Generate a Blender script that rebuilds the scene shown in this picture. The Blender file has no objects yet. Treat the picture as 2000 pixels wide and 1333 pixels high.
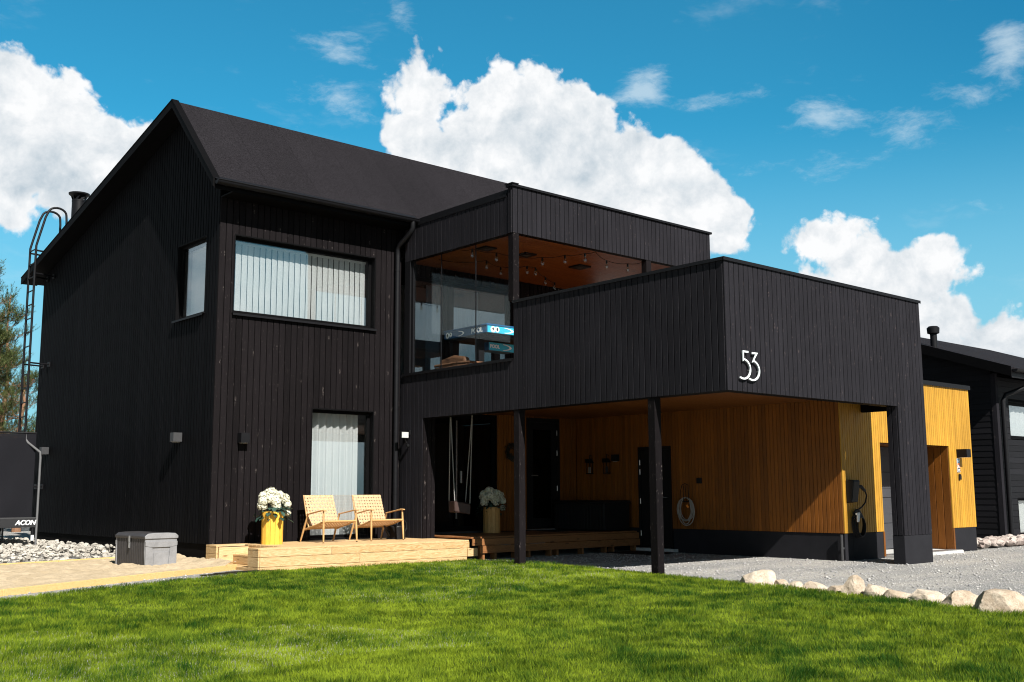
import bpy, bmesh, math, random
import numpy as np
from mathutils import Vector, Matrix, noise as mnoise

random.seed(5)
RNG = np.random.default_rng(11)
SC = bpy.context.scene
COL = SC.collection
R = math.radians

# ------------------------------------------------------------------ camera
CAM = Vector((-7.478, -15.691, 1.016))
f_ = Vector((0.6517691, 0.74515708, 0.14120188))
r_ = Vector((0.75309091, -0.65790272, -0.00425286))
u_ = Vector((-0.08972806, -0.10910973, 0.98997169))
cd = bpy.data.cameras.new('camera')
cam = bpy.data.objects.new('camera', cd)
COL.objects.link(cam)
cam.matrix_world = Matrix(((r_.x, u_.x, -f_.x, CAM.x), (r_.y, u_.y, -f_.y, CAM.y), (r_.z, u_.z, -f_.z, CAM.z), (0, 0, 0, 1)))
cd.sensor_width = 36.0
cd.lens = 37.42
cd.clip_start = 0.1
cd.clip_end = 2000
SC.camera = cam

# ------------------------------------------------------------------ light, sky, exposure
SUN_DIR = Vector((0.205, 1.0, -0.90)).normalized()          # the way the light travels
SUN_EL = math.asin(-SUN_DIR.z)
SUN_AZ = math.atan2(-SUN_DIR.x, -SUN_DIR.y)
sl = bpy.data.lights.new('sun', 'SUN')
sl.energy = 5.0
sl.angle = R(0.5)
sl.color = (1.0, 0.955, 0.88)
so = bpy.data.objects.new('sun', sl)
COL.objects.link(so)
so.location = (-8, -30, 30)
so.rotation_euler = SUN_DIR.to_track_quat('-Z', 'Y').to_euler()
SC.view_settings.view_transform = 'Standard'
SC.view_settings.look = 'None'
SC.view_settings.gamma = 1.0
SC.view_settings.use_curve_mapping = False
SC.view_settings.exposure = 0.85
SC.cycles.pixel_filter_type = 'BLACKMAN_HARRIS'
SC.cycles.filter_width = 1.1

W = bpy.data.worlds.new('World')
SC.world = W
W.use_nodes = True


class NT:
    """tiny helper round a node tree"""
    def __init__(s, tree):
        s.t = tree
        s.n = tree.nodes
        s.l = tree.links

    def new(s, kind, **kw):
        nd = s.n.new(kind)
        for k, v in kw.items():
            setattr(nd, k, v)
        return nd

    def put(s, sock, v):
        if hasattr(v, 'is_linked') or hasattr(v, 'links'):
            s.l.new(v, sock)
        else:
            if sock.type == 'RGBA' and len(v) == 3:
                v = (*v, 1)
            sock.default_value = v

    def math(s, op, a, b=None, c=None, clamp=False):
        nd = s.new('ShaderNodeMath', operation=op, use_clamp=clamp)
        for i, v in enumerate((a, b, c)):
            if v is not None:
                s.put(nd.inputs[i], v)
        return nd.outputs[0]

    def vmath(s, op, a, b=None, out=0):
        nd = s.new('ShaderNodeVectorMath', operation=op)
        s.put(nd.inputs[0], a)
        if b is not None:
            s.put(nd.inputs[3 if op == 'SCALE' else 1], b)
        return nd.outputs[out]

    def step(s, v, a, b, lo=0.0, hi=1.0):
        nd = s.new('ShaderNodeMapRange', interpolation_type='SMOOTHSTEP')
        s.put(nd.inputs[0], v)
        for i, q in enumerate((a, b, lo, hi)):
            s.put(nd.inputs[i + 1], q)
        return nd.outputs[0]

    def lin(s, v, a, b, lo=0.0, hi=1.0):
        nd = s.new('ShaderNodeMapRange')
        s.put(nd.inputs[0], v)
        for i, q in enumerate((a, b, lo, hi)):
            s.put(nd.inputs[i + 1], q)
        return nd.outputs[0]

    def mix(s, fac, a, b, mode='MIX'):
        nd = s.new('ShaderNodeMix', data_type='RGBA', blend_type=mode)
        s.put(nd.inputs[0], fac)
        s.put(nd.inputs[6], a)
        s.put(nd.inputs[7], b)
        return nd.outputs[2]

    def noise(s, vec, scale, detail=2.0, rough=0.5, dist=0.0, out=0):
        nd = s.new('ShaderNodeTexNoise')
        s.put(nd.inputs['Vector'], vec)
        nd.inputs['Scale'].default_value = scale
        nd.inputs['Detail'].default_value = detail
        nd.inputs['Roughness'].default_value = rough
        nd.inputs['Distortion'].default_value = dist
        return nd.outputs[out]

    def scalevec(s, vec, sc, loc=(0, 0, 0)):
        nd = s.new('ShaderNodeMapping')
        s.put(nd.inputs[0], vec)
        nd.inputs['Scale'].default_value = sc
        nd.inputs['Location'].default_value = loc
        return nd.outputs[0]


def build_world():
    t = NT(W.node_tree)
    t.n.clear()
    out = t.new('ShaderNodeOutputWorld')
    bg = t.new('ShaderNodeBackground')
    bg.inputs['Strength'].default_value = 0.10
    t.l.new(bg.outputs[0], out.inputs[0])
    sky = t.new('ShaderNodeTexSky', sky_type='NISHITA')
    sky.sun_disc = False
    sky.sun_elevation = SUN_EL
    sky.sun_rotation = SUN_AZ
    sky.air_density = 1.0
    sky.dust_density = 0.6
    sky.ozone_density = 1.5
    co = t.new('ShaderNodeTexCoord')
    d = t.vmath('NORMALIZE', co.outputs['Generated'])
    sx = t.new('ShaderNodeSeparateXYZ')
    t.put(sx.inputs[0], d)
    X, Y, Z = sx.outputs
    az = t.math('MULTIPLY', t.math('ARCTAN2', X, Y), 180 / math.pi)
    el = t.math('MULTIPLY', t.math('ARCSINE', Z), 180 / math.pi)
    # clear sky: the physical sky, pulled towards the teal of the photograph
    base = t.mix(1.0, sky.outputs[0], (0.13, 0.72, 0.79), 'MULTIPLY')
    lowf = t.step(el, 20.0, 4.0)
    base = t.mix(t.math('MULTIPLY', lowf, 0.80), base, (1.9, 3.6, 4.4))

    base = t.mix(t.math('MULTIPLY', t.step(az, 52.0, 74.0), t.step(el, 12.0, 26.0, 0.0, 0.42)), base, (0.0, 0.9, 2.2))

    big = [(15.10, 17.70, 4.6, 4.0), (19.2, 16.2, 5.1, 3.3), (15.55, 14.07, 1.8, 1.8), (35.9, 20.8, 2.4, 3.1), (34.95, 18.84, 1.7, 2.6),
           (41.51, 19.6, 4.4, 3.6), (44.08, 18.2, 4.2, 4.3), (47.74, 16.6, 4.2, 3.7), (51.03, 14.3, 3.4, 3.4), (38.37, 16.5, 5.4, 3.6), (38.6, 19.0, 2.4, 2.5), (37.0, 17.5, 3.5, 3.0),
           (45, 13, 9, 4.5), (58.2, 12.7, 2.5, 1.9), (59.9, 11.0, 3.4, 2.2), (61.8, 10.2, 3.2, 2.3), (59.5, 9.0, 4.5, 2.5), (59.4, 12.0, 2.8, 2.3), (62.6, 10.9, 3.2, 2.3), (63.68, 8.60, 3.0, 2.0),
           (66.19, 7.42, 2.8, 1.8), (57.55, 10.54, 1.7, 2.0), (62, 6, 9, 2.6), (72, 7, 5, 3)]
    thin = [(31.63, 23.24, 2.4, 0.9), (35.02, 25.16, 0.95, 0.9), (48.6, 21.2, 2.0, 1.5), (31.54, 20.6, 2.4, 1.4), (62.16, 18.0, 2.6, 0.95),
            (58.91, 17.1, 2.2, 0.8), (55.73, 17.0, 2.5, 0.5), (58.2, 19.1, 2.4, 1.0), (67.4, 20.9, 1.6, 1.4), (65.6, 19.3, 1.3, 0.6), (51.8, 20.6, 2.6, 0.7), (65.67, 13.87, 1.8, 0.5)]

    def field(blobs, smooth):
        cur = None
        for a, e, ra, re in blobs:
            p = t.math('MULTIPLY', t.math('SUBTRACT', az, a), 1 / ra)
            q = t.math('MULTIPLY', t.math('SUBTRACT', el, e), 1 / re)
            rr = t.math('SQRT', t.math('ADD', t.math('MULTIPLY', p, p), t.math('MULTIPLY', q, q)))
            f = t.math('MULTIPLY', t.math('SUBTRACT', 1.0, rr), min(ra, re) / 3.0)   # about the same softness for each size
            cur = f if cur is None else t.math('SMOOTH_MAX', cur, f, smooth)
        return cur
    # billows: fractal noise on the direction, with a warp
    warp = t.vmath('SUBTRACT', t.noise(d, 9.0, 4.0, 0.55, out=1), (0.5, 0.5, 0.5))
    dw = t.vmath('ADD', d, t.vmath('SCALE', warp, 0.035))
    nA = t.noise(dw, 16.0, 12.0, 0.64)
    nB = t.noise(t.vmath('ADD', dw, (-0.006, 0.0, 0.012)), 16.0, 12.0, 0.64)
    vor = t.new('ShaderNodeTexVoronoi', feature='SMOOTH_F1')
    t.put(vor.inputs['Vector'], dw)
    vor.inputs['Scale'].default_value = 34.0
    vor.inputs['Detail'].default_value = 3.0
    vor.inputs['Smoothness'].default_value = 0.6
    puff = t.math('SUBTRACT', 0.55, vor.outputs['Distance'])
    F = field(big, 0.12)
    F = t.math('ADD', F, t.math('MULTIPLY', t.math('SUBTRACT', nA, 0.5), 1.15))
    F = t.math('ADD', F, t.math('MULTIPLY', puff, 0.42))
    dens = t.step(F, -0.03, 0.15)
    # the rest of the sky, outside the photographed quarter: broken cloud
    wide = t.noise(t.scalevec(d, (1, 1, 2.2)), 3.2, 9.0, 0.58)
    wm = t.step(t.math('ADD', wide, t.step(el, 24.0, 12.0, 0.0, 0.10)), 0.46, 0.60)
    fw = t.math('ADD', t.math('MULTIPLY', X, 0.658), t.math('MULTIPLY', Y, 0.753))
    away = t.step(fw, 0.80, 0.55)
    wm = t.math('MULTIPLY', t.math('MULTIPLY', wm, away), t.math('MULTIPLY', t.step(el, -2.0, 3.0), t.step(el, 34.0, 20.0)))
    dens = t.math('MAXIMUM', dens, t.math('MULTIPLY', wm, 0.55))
    base = t.mix(t.math('MULTIPLY', away, t.step(el, 8.0, 30.0, 0.50, 0.80)), base, (0.0, 0.0, 0.0))  # added dimming: clear sky outside the view darkened to weaken fill in the shade
    # light and grey inside the clouds
    rel = t.math('MULTIPLY', t.math('ADD', t.math('SUBTRACT', nA, nB), t.math('MULTIPLY', t.math('SUBTRACT', vor.outputs['Distance'], 0.45), 0.16)), 2.4)
    n2 = t.noise(dw, 7.0, 6.0, 0.55)
    grey = t.step(n2, 0.44, 0.66)
    side = t.step(az, 34.0, 20.0, 0.42, 1.0)
    lowg = t.step(el, 12.0, 6.0, 0.0, 0.55)
    g = t.math('MULTIPLY', grey, t.math('MAXIMUM', side, lowg))
    g = t.math('ADD', t.math('MULTIPLY', g, 0.62), rel, clamp=True)
    ccol = t.mix(g, (5.45, 5.5, 5.55), (2.9, 3.4, 3.8))
    res = t.mix(dens, base, ccol)
    # thin wisps
    G = field(thin, 0.1)
    ns = t.noise(t.scalevec(dw, (1, 1, 2.6)), 17.0, 10.0, 0.66)
    G = t.math('ADD', G, t.math('MULTIPLY', t.math('SUBTRACT', ns, 0.55), 1.6))
    gm = t.math('MULTIPLY', t.step(G, -0.06, 0.55), 0.55)
    veil = t.math('MULTIPLY', t.step(t.noise(t.scalevec(dw, (1, 1, 3.0)), 9.0, 8.0, 0.6), 0.56, 0.80), 0.22)
    gm = t.math('MAXIMUM', gm, veil)
    res = t.mix(gm, res, (4.4, 5.0, 5.3))
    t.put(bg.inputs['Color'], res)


build_world()

# ------------------------------------------------------------------ mesh helpers
ORI = {}


class MB:
    def __init__(s):
        s.v, s.f, s.t, s.m = [], [], [], []

    def add(s, vs, fs, tone=None, mi=0):
        b = len(s.v)
        s.v += [tuple(v) for v in vs]
        tn = random.random() if tone is None else tone
        for f in fs:
            s.f.append([i + b for i in f])
            s.t.append(tn)
            s.m.append(mi)
        return s

    def box(s, x0, x1, y0, y1, z0, z1, tone=None, mi=0):
        vs = [(x, y, z) for z in (z0, z1) for y in (y0, y1) for x in (x0, x1)]
        return s.add(vs, [(0, 2, 3, 1), (4, 5, 7, 6), (0, 1, 5, 4), (2, 6, 7, 3), (0, 4, 6, 2), (1, 3, 7, 5)], tone, mi)

    def prism(s, poly, vec, tone=None, mi=0):
        vec = Vector(vec)
        a = [Vector(p) for p in poly]
        n = len(a)
        fs = [tuple(range(n))[::-1], tuple(range(n, 2 * n))]
        fs += [(i, (i + 1) % n, n + (i + 1) % n, n + i) for i in range(n)]
        return s.add(a + [p + vec for p in a], fs, tone, mi)

    def bar(s, p, q, w, h, up=(0, 0, 1), tone=None, mi=0, w2=None, h2=None):
        p, q = Vector(p), Vector(q)
        d = (q - p).normalized()
        u = Vector(up)
        sd = d.cross(u)
        if sd.length < 1e-4:
            sd = d.cross(Vector((1, 0, 0)))
        sd.normalize()
        u = sd.cross(d)
        w2 = w if w2 is None else w2
        h2 = h if h2 is None else h2
        vs = []
        for c, ww, hh in ((p, w, h), (q, w2, h2)):
            vs += [c - sd * ww / 2 - u * hh / 2, c + sd * ww / 2 - u * hh / 2, c + sd * ww / 2 + u * hh / 2, c - sd * ww / 2 + u * hh / 2]
        return s.add(vs, [(3, 2, 1, 0), (4, 5, 6, 7), (0, 1, 5, 4), (1, 2, 6, 5), (2, 3, 7, 6), (3, 0, 4, 7)], tone, mi)

    def tube(s, pts, r, n=8, closed=False, tone=None, mi=0):
        P = [Vector(p) for p in pts]
        m = len(P)
        rs = list(r) if hasattr(r, '__len__') else [r] * m
        vs = []
        prev = None
        for i, p in enumerate(P):
            if closed:
                d = P[(i + 1) % m] - P[i - 1]
            else:
                d = P[min(i + 1, m - 1)] - P[max(i - 1, 0)]
            d.normalize()
            if prev is None:
                a = d.cross(Vector((0, 0, 1)))
                if a.length < 0.05:
                    a = d.cross(Vector((1, 0, 0)))
            else:
                a = prev - d * prev.dot(d)
            a.normalize()
            prev = a
            b = d.cross(a)
            for k in range(n):
                th = 2 * math.pi * k / n
                vs.append(p + (a * math.cos(th) + b * math.sin(th)) * rs[i])
        fs = []
        for i in range(m if closed else m - 1):
            j = (i + 1) % m
            for k in range(n):
                l = (k + 1) % n
                fs.append((i * n + k, i * n + l, j * n + l, j * n + k))
        if not closed:
            fs.append(tuple(range(n))[::-1])
            fs.append(tuple(range((m - 1) * n, m * n)))
        return s.add(vs, fs, tone, mi)

    def lathe(s, prof, n=24, c=(0, 0, 0), tone=None, mi=0, ax=None):
        c = Vector(c)
        vs, fs = [], []
        rot = Vector((0, 0, 1)).rotation_difference(Vector(ax)) if ax else None
        for (r, z) in prof:
            for k in range(n):
                th = 2 * math.pi * k / n
                p = Vector((r * math.cos(th), r * math.sin(th), z))
                if rot:
                    p = rot @ p
                vs.append(c + p)
        for i in range(len(prof) - 1):
            for k in range(n):
                l = (k + 1) % n
                fs.append((i * n + k, i * n + l, (i + 1) * n + l, (i + 1) * n + k))
        if prof[0][0] > 1e-5:
            fs.append(tuple(range(n))[::-1])
        if prof[-1][0] > 1e-5:
            fs.append(tuple(range((len(prof) - 1) * n, len(prof) * n)))
        return s.add(vs, fs, tone, mi)

    def build(s, name, mat, parent=None, origin=None, smooth=False, bevel=0.0, recalc=True, seg=1):
        if origin is None:
            origin = ORI.get(parent.name, (0, 0, 0)) if parent else (0, 0, 0)
        o3 = Vector(origin)
        me = bpy.data.meshes.new(name)
        me.from_pydata([Vector(v) - o3 for v in s.v], [], s.f)
        at = me.attributes.new('tone', 'FLOAT', 'FACE')
        at.data.foreach_set('value', s.t)
        me.polygons.foreach_set('material_index', s.m)
        if recalc:
            bm = bmesh.new()
            bm.from_mesh(me)
            bmesh.ops.recalc_face_normals(bm, faces=bm.faces)
            bm.to_mesh(me)
            bm.free()
        for mt in (mat if isinstance(mat, (list, tuple)) else [mat]):
            me.materials.append(mt)
        if smooth:
            me.shade_smooth()
            me.set_sharp_from_angle(angle=R(40))
        ob = bpy.data.objects.new(name, me)
        COL.objects.link(ob)
        ORI[ob.name] = tuple(o3)
        if parent:
            ob.parent = parent
        else:
            ob.location = o3
        if bevel:
            md = ob.modifiers.new('bevel', 'BEVEL')
            md.width = bevel
            md.segments = seg
            md.limit_method = 'ANGLE'
        return ob


def tag(o, label=None, cat=None, group=None, kind=None):
    for k, v in (('label', label), ('category', cat), ('group', group), ('kind', kind)):
        if v:
            o[k] = v
    return o


def thing(name, label, cat, loc=(0, 0, 0), rz=0.0, group=None, world=True):
    o = bpy.data.objects.new(name, None)
    COL.objects.link(o)
    o.empty_display_size = 0.2
    o.location = loc
    o.rotation_euler = (0, 0, rz)
    tag(o, label, cat, group)
    if world:
        ORI[o.name] = tuple(loc)
    return o


def copy_tree(o, parent=None):
    c = o.copy()
    COL.objects.link(c)
    if parent:
        c.parent = parent
    for ch in [x for x in SC.objects if x.parent == o]:
        copy_tree(ch, c)
    return c


def text_mesh(txt, size, depth, mat, name, parent=None, bold=0.0, shear=0.0):
    cu = bpy.data.curves.new(name, 'FONT')
    cu.body = txt
    cu.size = size
    cu.extrude = depth
    cu.offset = bold
    cu.shear = shear
    cu.align_x = 'CENTER'
    cu.align_y = 'CENTER'
    tmp = bpy.data.objects.new('tmp', cu)
    COL.objects.link(tmp)
    bpy.context.view_layer.update()
    me = bpy.data.meshes.new_from_object(tmp.evaluated_get(bpy.context.evaluated_depsgraph_get()))
    bpy.data.objects.remove(tmp)
    bpy.data.curves.remove(cu)
    me.materials.clear()
    me.materials.append(mat)
    o = bpy.data.objects.new(name, me)
    COL.objects.link(o)
    if parent:
        o.parent = parent
    return o


# ------------------------------------------------------------------ materials
def new_mat(name):
    m = bpy.data.materials.new(name)
    m.use_nodes = True
    t = NT(m.node_tree)
    t.n.clear()
    out = t.new('ShaderNodeOutputMaterial')
    b = t.new('ShaderNodeBsdfPrincipled')
    t.l.new(b.outputs[0], out.inputs[0])
    t.out = out
    return m, t, b


def obj_co(t):
    return t.new('ShaderNodeTexCoord').outputs['Object']


def tone_of(t):
    return t.new('ShaderNodeAttribute', attribute_name='tone').outputs['Fac']


def bump(t, b, h, strength=0.3, dist=0.01):
    nd = t.new('ShaderNodeBump')
    nd.inputs['Strength'].default_value = strength
    nd.inputs['Distance'].default_value = dist
    t.put(nd.inputs['Height'], h)
    t.l.new(nd.outputs[0], b.inputs['Normal'])


def simple(name, col, rough=0.5, spec=0.5, metal=0.0, var=0.12, scale=12.0, bmp=0.1):
    m, t, b = new_mat(name)
    co = obj_co(t)
    n = t.noise(co, scale, 5.0, 0.6)
    n2 = t.noise(co, scale * 9, 3.0, 0.6)
    v = t.math('ADD', t.lin(n, 0.3, 0.7, 1 - var, 1 + var), t.lin(n2, 0.3, 0.7, -var * .5, var * .5))
    c = t.mix(1.0, col, (1, 1, 1), 'MULTIPLY')
    mul = t.vmath('SCALE', c, v)
    t.put(b.inputs['Base Color'], mul)
    t.put(b.inputs['Roughness'], t.lin(n2, 0.3, 0.7, max(0.03, rough - .07), min(1, rough + .07)))
    b.inputs['Specular IOR Level'].default_value = spec
    b.inputs['Metallic'].default_value = metal
    if bmp:
        bump(t, b, n2, bmp, 0.004)
    return m


def painted_boards(name, col, dust, rough=0.55, spec=0.35, axis='Z', tonevar=0.25, knots=0.7, grain=0.18):
    """painted sawn board: tone per board, fine grain along the board, pale knots and scuffs"""
    m, t, b = new_mat(name)
    co = obj_co(t)
    sc = {'Z': (1, 1, 0.04), 'X': (0.04, 1, 1)}[axis]
    g = t.noise(t.scalevec(co, sc), 130.0, 4.0, 0.6)
    g2 = t.noise(t.scalevec(co, sc), 38.0, 4.0, 0.6)
    tone = tone_of(t)
    v = t.lin(tone, 0, 1, 1 - tonevar, 1 + tonevar)
    v = t.math('MULTIPLY', v, t.lin(g, 0.3, 0.7, 1 - grain, 1 + grain))
    v = t.math('MULTIPLY', v, t.lin(g2, 0.3, 0.7, 0.88, 1.12))
    v = t.math('MULTIPLY', v, t.lin(t.noise(co, 0.8, 3.0, 0.6), 0.3, 0.7, 0.86, 1.14))
    c = t.vmath('SCALE', t.mix(0.0, col, col), v)
    # knots: small pale broken rings
    kv = t.new('ShaderNodeTexVoronoi', feature='F1')
    ks = {'Z': (9.0, 9.0, 3.3), 'X': (3.3, 9.0, 9.0)}[axis]
    t.put(kv.inputs['Vector'], t.scalevec(co, ks))
    kv.inputs['Scale'].default_value = 1.0
    dd = t.math('ADD', kv.outputs['Distance'], t.math('MULTIPLY', t.math('SUBTRACT', t.noise(co, 60.0, 3.0), 0.5), 0.14))
    ring = t.math('MULTIPLY', t.step(dd, 0.02, 0.07), t.step(dd, 0.17, 0.09))
    pick = t.new('ShaderNodeSeparateColor')
    t.put(pick.inputs[0], kv.outputs['Color'])
    ring = t.math('MULTIPLY', ring, t.step(pick.outputs[0], 0.20, 0.35))
    ring = t.math('MULTIPLY', ring, t.step(t.noise(co, 45.0, 2.0), 0.46, 0.58))
    scuff = t.step(t.noise(t.scalevec(co, {'Z': (1, 1, 0.25), 'X': (.25, 1, 1)}[axis]), 75.0, 3.0, 0.5), 0.66, 0.73)
    k = t.math('MULTIPLY', t.math('MAXIMUM', ring, t.math('MULTIPLY', scuff, 0.8)), knots)
    c = t.mix(k, c, dust)
    t.put(b.inputs['Base Color'], c)
    t.put(b.inputs['Roughness'], t.lin(g, 0.3, 0.7, rough - .08, rough + .12))
    b.inputs['Specular IOR Level'].default_value = spec
    bump(t, b, t.math('ADD', g, t.math('MULTIPLY', g2, 0.5)), 0.35, 0.003)
    return m


def wood(name, light, dark, axis='X', rough=0.6, spec=0.3, knots=True):
    """bare or oiled softwood with growth rings and knots, tone per plank"""
    m, t, b = new_mat(name)
    co = obj_co(t)
    sq = {'X': (0.10, 1, 1), 'Y': (1, 0.10, 1), 'Z': (1, 1, 0.10)}[axis]
    ks = {'X': (2.0, 7.0, 7.0), 'Y': (7.0, 2.0, 7.0), 'Z': (7.0, 7.0, 2.0)}[axis]
    tone = tone_of(t)
    off = t.new('ShaderNodeCombineXYZ')
    for i in range(3):
        t.put(off.inputs[i], t.math('MULTIPLY', tone, 7.0))
    p = t.vmath('ADD', t.scalevec(co, sq), off.outputs[0])
    kv = t.new('ShaderNodeTexVoronoi', feature='F1')
    t.put(kv.inputs['Vector'], t.vmath('ADD', t.scalevec(co, ks), off.outputs[0]))
    kv.inputs['Scale'].default_value = 1.0
    kd = kv.outputs['Distance']
    bend = t.math('MULTIPLY', t.step(kd, 0.45, 0.0), 0.25)
    rings = t.noise(t.vmath('ADD', p, bend), 26.0, 3.0, 0.55, 0.6)
    band = t.math('SINE', t.math('MULTIPLY', rings, 42.0))
    fine = t.noise(t.scalevec(p, (1, 1, 1)), 160.0, 3.0, 0.6)
    f = t.math('ADD', t.lin(band, -1, 1, -0.05, 0.62), t.lin(fine, 0.3, 0.7, -0.12, 0.18))
    f = t.math('ADD', f, t.lin(tone, 0, 1, -0.12, 0.22), clamp=True)
    c = t.mix(f, light, dark)
    if knots:
        kn = t.math('MULTIPLY', t.step(kd, 0.13, 0.07), 0.8)
        c = t.mix(kn, c, tuple(0.42 * x for x in dark))
    t.put(b.inputs['Base Color'], c)
    t.put(b.inputs['Roughness'], t.lin(fine, 0.3, 0.7, rough - .1, rough + .1))
    b.inputs['Specular IOR Level'].default_value = spec
    bump(t, b, t.math('ADD', fine, t.math('MULTIPLY', band, 0.15)), 0.25, 0.002)
    return m


def glass_mat(name, tint=(0.95, 0.96, 0.96), k=0.6, base=0.17):
    m = bpy.data.materials.new(name)
    m.use_nodes = True
    t = NT(m.node_tree)
    t.n.clear()
    out = t.new('ShaderNodeOutputMaterial')
    tr = t.new('ShaderNodeBsdfTransparent')
    tr.inputs[0].default_value = (*tint, 1)
    gl = t.new('ShaderNodeBsdfGlossy')
    gl.inputs['Roughness'].default_value = 0.0
    gl.inputs['Color'].default_value = (0.95, 0.98, 1.0, 1)
    geo = t.new('ShaderNodeNewGeometry')
    cosn = t.math('ABSOLUTE', t.vmath('DOT_PRODUCT', geo.outputs['Incoming'], geo.outputs['True Normal'], out=1))
    schlick = t.math('POWER', t.math('SUBTRACT', 1.0, cosn, clamp=True), 4.0)
    # slight waviness of float glass
    bp = t.new('ShaderNodeBump')
    bp.inputs['Strength'].default_value = 0.02
    bp.inputs['Distance'].default_value = 0.01
    t.put(bp.inputs['Height'], t.noise(obj_co(t), 1.3, 2.0))
    t.l.new(bp.outputs[0], gl.inputs['Normal'])
    mx = t.new('ShaderNodeMixShader')
    t.put(mx.inputs[0], t.math('ADD', t.math('MULTIPLY', schlick, k), base, clamp=True))
    t.l.new(tr.outputs[0], mx.inputs[1])
    t.l.new(gl.outputs[0], mx.inputs[2])
    t.l.new(mx.outputs[0], out.inputs[0])
    return m


def cloth_mat(name, col, trans=0.35, alpha=1.0):
    m = bpy.data.materials.new(name)
    m.use_nodes = True
    t = NT(m.node_tree)
    t.n.clear()
    out = t.new('ShaderNodeOutputMaterial')
    co = obj_co(t)
    v = t.lin(t.noise(co, 220.0, 2.0), 0.3, 0.7, 0.9, 1.08)
    c = t.vmath('SCALE', t.mix(0.0, col, col), v)
    d = t.new('ShaderNodeBsdfDiffuse')
    t.put(d.inputs[0], c)
    tl = t.new('ShaderNodeBsdfTranslucent')
    t.put(tl.inputs[0], c)
    mx = t.new('ShaderNodeMixShader')
    mx.inputs[0].default_value = trans
    t.l.new(d.outputs[0], mx.inputs[1])
    t.l.new(tl.outputs[0], mx.inputs[2])
    last = mx.outputs[0]
    if alpha < 1:
        tr = t.new('ShaderNodeBsdfTransparent')
        m2 = t.new('ShaderNodeMixShader')
        m2.inputs[0].default_value = alpha
        t.l.new(tr.outputs[0], m2.inputs[1])
        t.l.new(last, m2.inputs[2])
        last = m2.outputs[0]
    t.l.new(last, out.inputs[0])
    return m


def leaf_mat(name, dark, light, trans=0.35, rough=0.5, spec=0.3):
    m, t, b = new_mat(name)
    tone = tone_of(t)
    c = t.mix(tone, dark, light)
    t.put(b.inputs['Base Color'], c)
    b.inputs['Roughness'].default_value = rough
    b.inputs['Specular IOR Level'].default_value = spec
    tl = t.new('ShaderNodeBsdfTranslucent')
    t.put(tl.inputs[0], t.vmath('SCALE', c, 1.1))
    mx = t.new('ShaderNodeMixShader')
    mx.inputs[0].default_value = trans
    t.l.new(b.outputs[0], mx.inputs[1])
    t.l.new(tl.outputs[0], mx.inputs[2])
    t.l.new(mx.outputs[0], t.out.inputs[0])
    return m


def stone_mat(name, a, bcol, scale=6.0, speck=0.0):
    m, t, b = new_mat(name)
    co = obj_co(t)
    tone = tone_of(t)
    n = t.noise(co, scale, 6.0, 0.65)
    n2 = t.noise(co, scale * 8, 4.0, 0.7)
    f = t.math('ADD', t.lin(n, 0.3, 0.7, 0, 1), t.lin(tone, 0, 1, -0.35, 0.35), clamp=True)
    c = t.mix(f, a, bcol)
    c = t.vmath('SCALE', c, t.lin(n2, 0.3, 0.7, 0.78, 1.2))
    if speck:
        c = t.mix(t.math('MULTIPLY', t.step(n2, 0.60, 0.68), speck), c, (0.05, 0.045, 0.04))
    t.put(b.inputs['Base Color'], c)
    b.inputs['Roughness'].default_value = 0.85
    b.inputs['Specular IOR Level'].default_value = 0.2
    bump(t, b, t.math('ADD', n, t.math('MULTIPLY', n2, 0.5)), 0.5, 0.02)
    return m


def roof_mat():
    m, t, b = new_mat('roofing felt')
    co = obj_co(t)
    n = t.noise(co, 48.0, 3.0, 0.75)
    n2 = t.noise(co, 22.0, 4.0, 0.6)
    n3 = t.noise(co, 0.5, 3.0, 0.6)
    v = t.math('MULTIPLY', t.lin(n, 0.3, 0.7, 0.35, 1.75), t.lin(n2, 0.3, 0.7, 0.85, 1.15))
    v = t.math('MULTIPLY', v, t.lin(n3, 0.3, 0.7, 0.9, 1.1))
    sp = t.new('ShaderNodeSeparateXYZ')
    t.put(sp.inputs[0], co)
    fx = t.math('FRACT', t.math('ADD', t.math('MULTIPLY', sp.outputs[0], 1.02), 0.33))
    lane = t.math('FLOOR', t.math('ADD', t.math('MULTIPLY', sp.outputs[0], 1.02), 0.33))
    wn = t.new('ShaderNodeTexWhiteNoise', noise_dimensions='1D')
    t.put(wn.inputs['W'], lane)
    v = t.math('MULTIPLY', v, t.lin(wn.outputs[0], 0, 1, 0.95, 1.05))
    v = t.math('MULTIPLY', v, t.step(fx, 0.0, 0.022, 0.62, 1.0))
    stain = t.noise(t.scalevec(co, (2.5, .35, .35)), 1.0, 5.0, 0.65)
    v = t.math('MULTIPLY', v, t.lin(stain, 0.3, 0.7, 0.94, 1.06))
    t.put(b.inputs['Base Color'], t.vmath('SCALE', t.mix(0.0, (0.0130, 0.0118, 0.0140), (0.03, 0.03, 0.03)), v))
    b.inputs['Roughness'].default_value = 0.95
    b.inputs['Specular IOR Level'].default_value = 0.08
    bump(t, b, n, 0.6, 0.004)
    return m


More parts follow.
